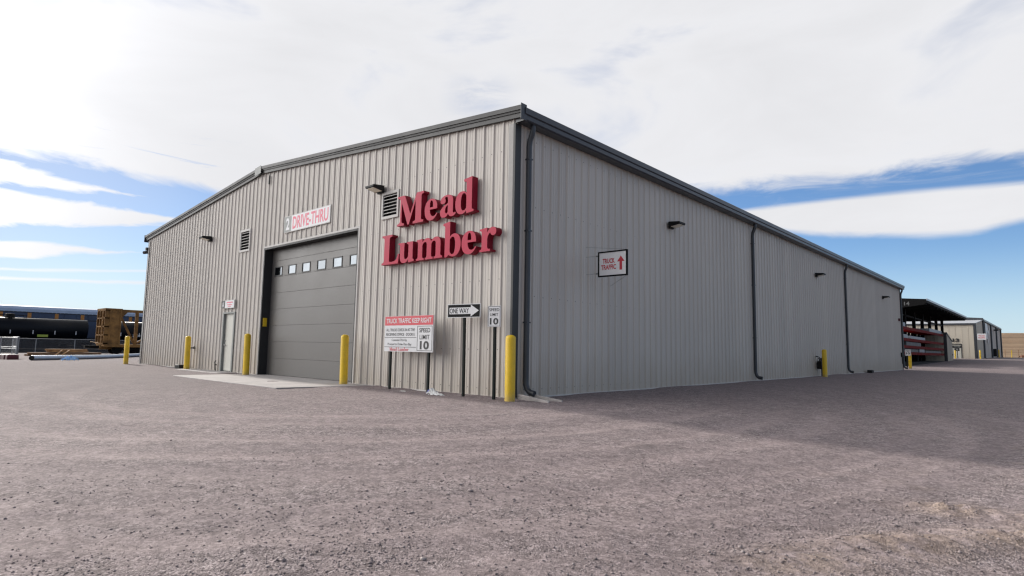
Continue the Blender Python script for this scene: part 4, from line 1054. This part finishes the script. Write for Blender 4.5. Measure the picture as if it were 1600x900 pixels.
# low tan building with door 13
lb_ = thing('lean_to_building', 'low sunlit tan ribbed building with door 13 at the far end of the yard', 'building', (-1.75,120,.62))
WL = 34
mb = MB(); wall_panel(mb, (0,0,0), (-1,0,0), (0,-1,0), WL, lambda u: 6.1, -.3, [(2.05,3.35,-1,2.55)], pitch=.9)
wall_panel(mb, (0,0,0), (0,1,0), (1,0,0), 14, lambda u: 6.1+.085*u, -.3, pitch=.9); mb.build('wall', MT['siding_far'], lb_)
mb = MB(); mb.add([(-WL,-.25,6.12),(.12,-.25,6.12),(.12,14,7.33),(-WL,14,7.33),(-WL,-.25,6.22),(.12,-.25,6.22),(.12,14,7.43),(-WL,14,7.43)], [(3,2,1,0),(4,5,6,7),(0,1,5,4),(1,2,6,5),(2,3,7,6),(3,0,4,7)]); mb.build('roof', MT['roof'], lb_)
MB().box(-WL,.2,-.35,-.06,5.92,6.2).build('gutter', MT['gutter'], lb_)
MB().box(-.20,.14,-.14,-.04,-.3,5.9).build('corner_trim', MT['gutter'], lb_); MB().box(.1,.2,-.04,.5,-.3,5.9).build('downspout', MT['gutter'], lb_)
MB().box(-3.35,-2.05,.05,.12,-.1,2.5).build('walk_door', MT['walkdoor'], lb_); mb = MB(); frame_(mb, -3.45, -1.95, -.2, 2.65, .1, -.12, .1, 0); mb.build('door_frame', MT['gutter'], lb_)
mb = MB(); letter(mb, '13', 0, 0, .95, .62, 0, 0, .05); o = mb.build('building_number', MT['ink']); o.location = (-1.75-2.7,119.86,.62+3.25); tag(o, 'black number 13 above the far tan door', 'sign')
t = thing('direction_sign', 'small dark arrow sign on a thin post before door 13', 'sign', (-3.85,115,gz(-3.85,115)))
mb = MB(); mb.box(-.65,.65,-.01,.01,1.75,2.15,0); mb.add([(-.45,-.013,1.9),(.2,-.013,1.9),(.2,-.013,1.82),(.5,-.013,1.95),(.2,-.013,2.08),(.2,-.013,2.0),(-.45,-.013,2.0)], [(0,1,2,3,4,5,6)], 1); mb.box(-.38,.3,-.01,.01,1.25,1.74,0); mb.box(-.15,.1,-.014,-.011,1.35,1.64,1); mb.build('panel', [MT['ink'], MT['sign_grey']], t)
MB().bar((0,.05,-.2),(0,.05,2.0),.09,.07).build('post', MT['post'], t)
# tall building behind
tb = thing('tall_building', 'tall far metal building with shaded long wall, dark downspouts and pale banner', 'building', (-1.75,134,.75))
mb = MB(); wall_panel(mb, (0,0,0), (0,1,0), (1,0,0), 48, lambda u: 7.3, -.4, pitch=.9)
mb.add([(0,0,-.4),(-60,0,-.4),(-60,0,7.3),(-30,0,9.5),(0,0,7.3)], [(0,1,2,3,4)]); mb.add([(0,48,-.4),(0,48,7.3),(-30,48,9.5),(-60,48,7.3),(-60,48,-.4)], [(0,1,2,3,4)]); mb.build('wall', MT['siding'], tb)
mb = MB(); mb.prism([(.25,7.32),(-30,9.52),(-60,7.32),(-60,7.5),(-30,9.72),(.25,7.5)], -.1, 48.2); mb.build('roof', MT['roof'], tb)
mb = MB(); mb.sweep([(0,-.25),(-.2,-.25),(-.2,.25),(0,.25)], (.25,-.02,7.38), (-30,-.02,9.6), (0,1,0), (0,0,1)); mb.box(.04,.35,-.2,48.2,7.08,7.318); mb.build('gutter', MT['gutter'], tb)
for y in (.4,18,33,47.6): MB().tube([(.14,y,7.1),(.14,y,.15),(.6,y,-.1)], .17, 8).build('downspout', MT['gutter'], tb)
MB().box(.13,.17,4.5,8.8,3.9,6.9).build('banner', MT['white'], tb)
mb = MB()
for (y, z, r_) in ((10.4,5.9,.7),(11.8,4.9,.8),(13.4,5.4,.6),(10.0,3.6,.6),(14.0,6.2,.5)):
    mb.tube([(.10,y,z),(.145,y,z)], r_, 14)
mb.build('emblem', MT['white'], tb)
t = thing('wall_light', 'tiny dark wall light on the tall far building', 'light', (-1.6,160,7.0), R(90), 'wall lights')
MB().box(-.5,.5,-.8,0,-.14,.14).build('housing', MT['bait'], t)
t = thing('projecting_sign', 'pale projecting sign over the far bollard on the low tan building', 'sign', (-1.6,119.4,3.95))
mb = MB(); mb.box(.15,1.35,-.02,.02,0,1.05,0); letter(mb, 'TRUCK', .75, .68, .9, .24, -.023, 1); letter(mb, 'TRAFFIC', .75, .34, 1.0, .24, -.023, 1); mb.build('panel', [MT['white'], MT['red']], t); MB().tube([(.0,0,.9),(.15,0,.9)], .04, 6).build('bracket', MT['bait'], t)
o = MB().box(0,.7,-.9,.9,0,1.6).build('utility_cabinet', MT['bait'], bevel=.05); o.location = (-1.6,153.5,gz(-1.6,153.5)+.25); tag(o, 'dark utility cabinet low on the tall far building', 'cabinet')
# small speed sign on the far bollard
speed_sign('speed_limit_sign', 'small white SPEED LIMIT 10 sign fixed to the far bollard', (-.55,48.85,gz(-.55,48.85)), R(4), False, 1.56, .40, .52)
MB_ = MB().bar((-.1,.06,0),(-.1,.06,1.5),.10,.08)
sp = [o for o in bpy.data.objects if o.get('label') == 'small white SPEED LIMIT 10 sign fixed to the far bollard'][0]
MB_.build('post', MT['post'], sp)
# wire fence and scrap at the foot of the hill
wf = thing('field_fence', 'thin wire fence of leaning posts along the foot of the brown hill', 'fence', (0,224,gz(0,224)))
for k in range(-3, 14):
    x = k*3.1; MB().tube([(x,0,-.3),(x+.1*math.sin(k*3),0,2.4)], .07, 6).build('post', MT['wood2'], wf)
mb = MB()
for z in (.8,1.5,2.2): mb.tube([(-9.3,0,z),(40.3,0,z)], .015, 4)
mb.build('wire', MT['rail_dark'], wf)
for i, (x, y, sx_, sy_, h, lb) in enumerate(((3.5,212,6.5,3,2.0,'low rust-brown scrap heap at the foot of the hill, beside the tall building'),(12.5,214,9,3,1.0,'long low rust-brown scrap heap at the foot of the hill, farther from the tall building'))):
    o = crumple('scrap_heap', lb, 'scrap', x, y, sx_, sy_, h, MT['rust'], 30+i, 16)

# ================================================================ CAMERA
f_px, pitch, roll, yaw = 930.786, .1014973, .0176767, .7400391
cam = bpy.data.cameras.new('camera'); cam.sensor_width = 36; cam.sensor_fit = 'HORIZONTAL'; cam.lens = f_px/1600*36; cam.clip_end = 6000; cam.clip_start = .05
co = bpy.data.objects.new('camera', cam); COL.objects.link(co)
F = Vector((-math.sin(yaw)*math.cos(pitch), math.cos(yaw)*math.cos(pitch), math.sin(pitch))); Rv = Vector((math.cos(yaw), math.sin(yaw), 0)); U = Rv.cross(F)
c, s = math.cos(roll), math.sin(roll); R2 = Rv*c+U*s; U2 = U*c-Rv*s
M = Matrix((R2, U2, -F)).transposed().to_4x4(); M.translation = (8.49494,-9.32438,1.05); co.matrix_world = M
sc.camera = co

# ================================================================ SUN AND SKY
SUN_AZ, SUN_EL = -87.0, 23.0          # azimuth clockwise from +Y
sun = bpy.data.lights.new('sun', 'SUN'); sun.energy = 4.4; sun.angle = R(1.8); sun.color = (1, .945, .87)
so = bpy.data.objects.new('sun', sun); COL.objects.link(so); so.location = (-30,-10,30)
d = Vector((math.sin(R(SUN_AZ))*math.cos(R(SUN_EL)), math.cos(R(SUN_AZ))*math.cos(R(SUN_EL)), math.sin(R(SUN_EL))))
so.rotation_mode = 'QUATERNION'; so.rotation_quaternion = d.to_track_quat('Z', 'Y')

wd_ = bpy.data.worlds.new('World'); sc.world = wd_; wd_.use_nodes = True
nt = wd_.node_tree; bg = nt.nodes['Background']
sky = nt.nodes.new('ShaderNodeTexSky'); sky.sky_type = 'NISHITA'; sky.sun_disc = False; sky.sun_elevation = R(SUN_EL); sky.sun_rotation = R(SUN_AZ % 360)
sky.altitude = 1500; sky.air_density = 1.0; sky.dust_density = .4; sky.ozone_density = 2.0
STR = .10
tc = nt.nodes.new('ShaderNodeTexCoord')
vr = nt.nodes.new('ShaderNodeVectorRotate'); vr.rotation_type = 'Z_AXIS'; vr.inputs['Angle'].default_value = -yaw; nt.links.new(tc.outputs['Generated'], vr.inputs['Vector'])
sx = nt.nodes.new('ShaderNodeSeparateXYZ'); nt.links.new(vr.outputs[0], sx.inputs[0])
DEG = 180/PI
az = math_(nt, 'MULTIPLY', math_(nt, 'ARCTAN2', sx.outputs[0], sx.outputs[1]), DEG)      # degrees, right of the gable-corner bearing
el = math_(nt, 'MULTIPLY', math_(nt, 'ARCSINE', sx.outputs[2]), DEG)
def cvec(ka, ke, z=0.):
    c = nt.nodes.new('ShaderNodeCombineXYZ'); nt.links.new(math_(nt, 'MULTIPLY', az, ka), c.inputs[0]); nt.links.new(math_(nt, 'MULTIPLY', el, ke), c.inputs[1]); c.inputs[2].default_value = z; return c.outputs[0]
def ramp(x, lo, hi, pts):
    m = nt.nodes.new('ShaderNodeMapRange'); m.inputs[1].default_value = lo; m.inputs[2].default_value = hi; nt.links.new(x, m.inputs[0])
    r = nt.nodes.new('ShaderNodeValToRGB'); r.color_ramp.interpolation = 'B_SPLINE'; e = r.color_ramp.elements
    e[0].position = (pts[0][0]-lo)/(hi-lo); e[0].color = (pts[0][1],)*3+(1,); e[1].position = (pts[-1][0]-lo)/(hi-lo); e[1].color = (pts[-1][1],)*3+(1,)
    for p, v in pts[1:-1]: q = e.new((p-lo)/(hi-lo)); q.color = (v,)*3+(1,)
    nt.links.new(m.outputs[0], r.inputs[0]); s_ = nt.nodes.new('ShaderNodeSeparateColor'); nt.links.new(r.outputs[0], s_.inputs[0]); return s_.outputs[0]
A_ = lambda a, b: math_(nt, 'ADD', a, b)
S_ = lambda a, b: math_(nt, 'SUBTRACT', a, b)
P_ = lambda a, b: math_(nt, 'MULTIPLY', a, b)
X_ = lambda a, b: math_(nt, 'MAXIMUM', a, b)
n_edge = S_(noise(nt, cvec(.13, .42), 1.0, 6, .62, .6), .5)
n_wisp = S_(noise(nt, cvec(.10, .75, 4.), 1.0, 7, .66, 1.2), .5)
n_soft = S_(noise(nt, cvec(.055, .13, 9.), 1.0, 5, .55, .5), .5)
# main deck: lower edge height by bearing (degrees / 40)
e0 = P_(ramp(az, -60, 60, [(-60,.33),(-44,.335),(-36,.335),(-32,.312),(-26,.312),(-20,.26),(-10,.28),(5,.33),(14,.36),(20,.365),(28,.36),(33,.352),(38,.375),(42,.345),(60,.34)]), 40)
deck = sstep(nt, S_(A_(el, P_(n_edge, 3.2)), e0), -.35, 1.1)
# lens-shaped band on the right
up = P_(ramp(az, -60, 60, [(-60,.2),(12,.30),(19,.325),(24,.325),(29,.332),(36,.331),(42,.322),(60,.31)]), 40)
lo = P_(ramp(az, -60, 60, [(-60,.2),(12,.30),(18,.312),(22,.282),(27,.254),(33,.238),(38,.228),(40,.245),(44,.246),(60,.24)]), 40)
nb = P_(n_edge, .9)
band = P_(sstep(nt, S_(A_(up, P_(n_wisp, .5)), el), -.1, .55), sstep(nt, S_(A_(el, nb), lo), -.25, .55))
band = P_(band, sstep(nt, az, 13, 19))
# thin veils hanging below the deck on the right
veil = P_(P_(sstep(nt, n_wisp, .0, .34), sstep(nt, el, 11, 15)), .38)
# streaks low on the left
def bandL(c0, sl, h0, tap, wob, seed):
    da = math_(nt, 'MAXIMUM', A_(az, 41.5), -25.0); cc = A_(P_(da, sl), c0)
    hh = P_(math_(nt, 'MINIMUM', S_(1.0, P_(da, tap)), 1.7), h0)
    w = S_(noise(nt, cvec(.16, .55, seed), 1.0, 6, .62, .8), .5)
    dist = math_(nt, 'ABSOLUTE', S_(A_(el, P_(w, wob)), cc))
    return sstep(nt, S_(hh, dist), -.12, .38)
L_ = X_(bandL(12.15,-.03,.95,.100,1.5,1.), X_(bandL(9.55,.055,1.55,.065,1.5,7.), X_(bandL(6.5,.085,.85,.098,1.3,13.), bandL(5.05,.08,.22,.01,.5,21.))))
L_ = X_(L_, bandL(4.42,.04,.27,.015,.5,33.))
L_ = P_(L_, sstep(nt, az, -12, -22))
faint = P_(P_(sstep(nt, n_wisp, .08, .30), sstep(nt, el, 0, 3)), P_(sstep(nt, S_(9, el), 0, 5), .22))
thin = P_(P_(sstep(nt, az, -18, -34), .20), sstep(nt, el, 20, 13))
cov = X_(X_(deck, band), X_(X_(L_, veil), X_(faint, thin)))
cov = math_(nt, 'MINIMUM', cov, 1.0)
# thin blue patches inside the deck; open sky behind and to the right of the camera
hole = P_(sstep(nt, n_soft, .04, .22), .30)
slit = P_(P_(sstep(nt, n_wisp, .07, .20), .42), P_(sstep(nt, az, -22, -30), P_(sstep(nt, el, 13.5, 14.3), sstep(nt, el, 18, 16))))
patch = P_(P_(sstep(nt, math_(nt, 'ABSOLUTE', A_(az, 3.5)), 4.5, .5), sstep(nt, math_(nt, 'ABSOLUTE', S_(el, 23.5)), 2.6, .3)), P_(sstep(nt, n_edge, -.2, .15), .32))
cov = P_(P_(cov, S_(1.0, P_(hole, sstep(nt, el, 14, 22)))), P_(S_(1.0, slit), S_(1.0, patch)))
openb = P_(sstep(nt, math_(nt, 'ABSOLUTE', S_(az, 125)), 90, 60), 1.0)
back = sstep(nt, az, 52, 85)
back = X_(back, sstep(nt, az, -125, -160))
cov = P_(cov, S_(1.0, P_(back, .56)))
# cloud light: glow added out of frame, off the sun, to light the gable, grey-white to the right
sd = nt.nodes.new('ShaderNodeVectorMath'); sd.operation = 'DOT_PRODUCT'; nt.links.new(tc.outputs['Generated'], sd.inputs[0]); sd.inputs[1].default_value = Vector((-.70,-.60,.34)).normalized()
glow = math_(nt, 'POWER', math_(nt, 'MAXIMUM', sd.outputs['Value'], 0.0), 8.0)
zen = P_(sstep(nt, el, 33, 55), -.50)  # unseen overhead cloud darkened to cut the fill on the ground
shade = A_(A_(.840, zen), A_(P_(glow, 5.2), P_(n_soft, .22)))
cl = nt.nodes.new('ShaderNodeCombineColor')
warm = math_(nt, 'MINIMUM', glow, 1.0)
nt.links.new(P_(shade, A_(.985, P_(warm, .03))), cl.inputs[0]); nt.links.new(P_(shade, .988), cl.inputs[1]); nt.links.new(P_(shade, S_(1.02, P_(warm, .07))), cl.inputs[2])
skyc = nt.nodes.new('ShaderNodeVectorMath'); skyc.operation = 'SCALE'; nt.links.new(sky.outputs[0], skyc.inputs[0]); nt.links.new(ramp(az, -180, 180, [(-180,.40),(-75,.16),(-52,.35),(-40,.70),(-25,.72),(0,.8),(25,1.0),(60,1.0),(120,.8),(180,.5)]), skyc.inputs['Scale'])
SKYMAX = 1.25
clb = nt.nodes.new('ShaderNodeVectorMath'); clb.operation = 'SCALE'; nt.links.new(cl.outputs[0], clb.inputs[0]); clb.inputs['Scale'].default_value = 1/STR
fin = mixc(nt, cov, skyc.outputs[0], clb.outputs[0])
hs = nt.nodes.new('ShaderNodeHueSaturation'); hs.inputs['Saturation'].default_value = 1.08; hs.inputs['Value'].default_value = 1.3
nt.links.new(skyc.outputs[0], hs.inputs['Color']); tint = mixc(nt, 1.0, hs.outputs[0], (.92,1.0,1.13), 'MULTIPLY')
hzf = P_(S_(1.0, sstep(nt, el, -1.0, 9.5)), .85)
hz = nt.nodes.new('ShaderNodeVectorMath'); hz.operation = 'SCALE'; hz.inputs[0].default_value = (.60,.76,.88); hz.inputs['Scale'].default_value = 1/STR
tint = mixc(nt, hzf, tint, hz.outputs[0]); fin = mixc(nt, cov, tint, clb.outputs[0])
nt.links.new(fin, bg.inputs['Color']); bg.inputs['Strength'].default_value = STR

# ================================================================ RENDER SETTINGS
sc.view_settings.view_transform = 'Standard'; sc.view_settings.look = 'None'; sc.view_settings.gamma = 1; sc.view_settings.exposure = 0.0
sc.render.engine = 'CYCLES'
sc.cycles.use_denoising = True
sc.cycles.filter_width = 1.3
sc.cycles.max_bounces = 5; sc.cycles.diffuse_bounces = 3; sc.cycles.glossy_bounces = 2; wd_.cycles.sampling_method = 'MANUAL'; wd_.cycles.sample_map_resolution = 1024; sc.cycles.transparent_max_bounces = 12
try: sc.cycles.denoiser = 'OPENIMAGEDENOISE'
except Exception: pass
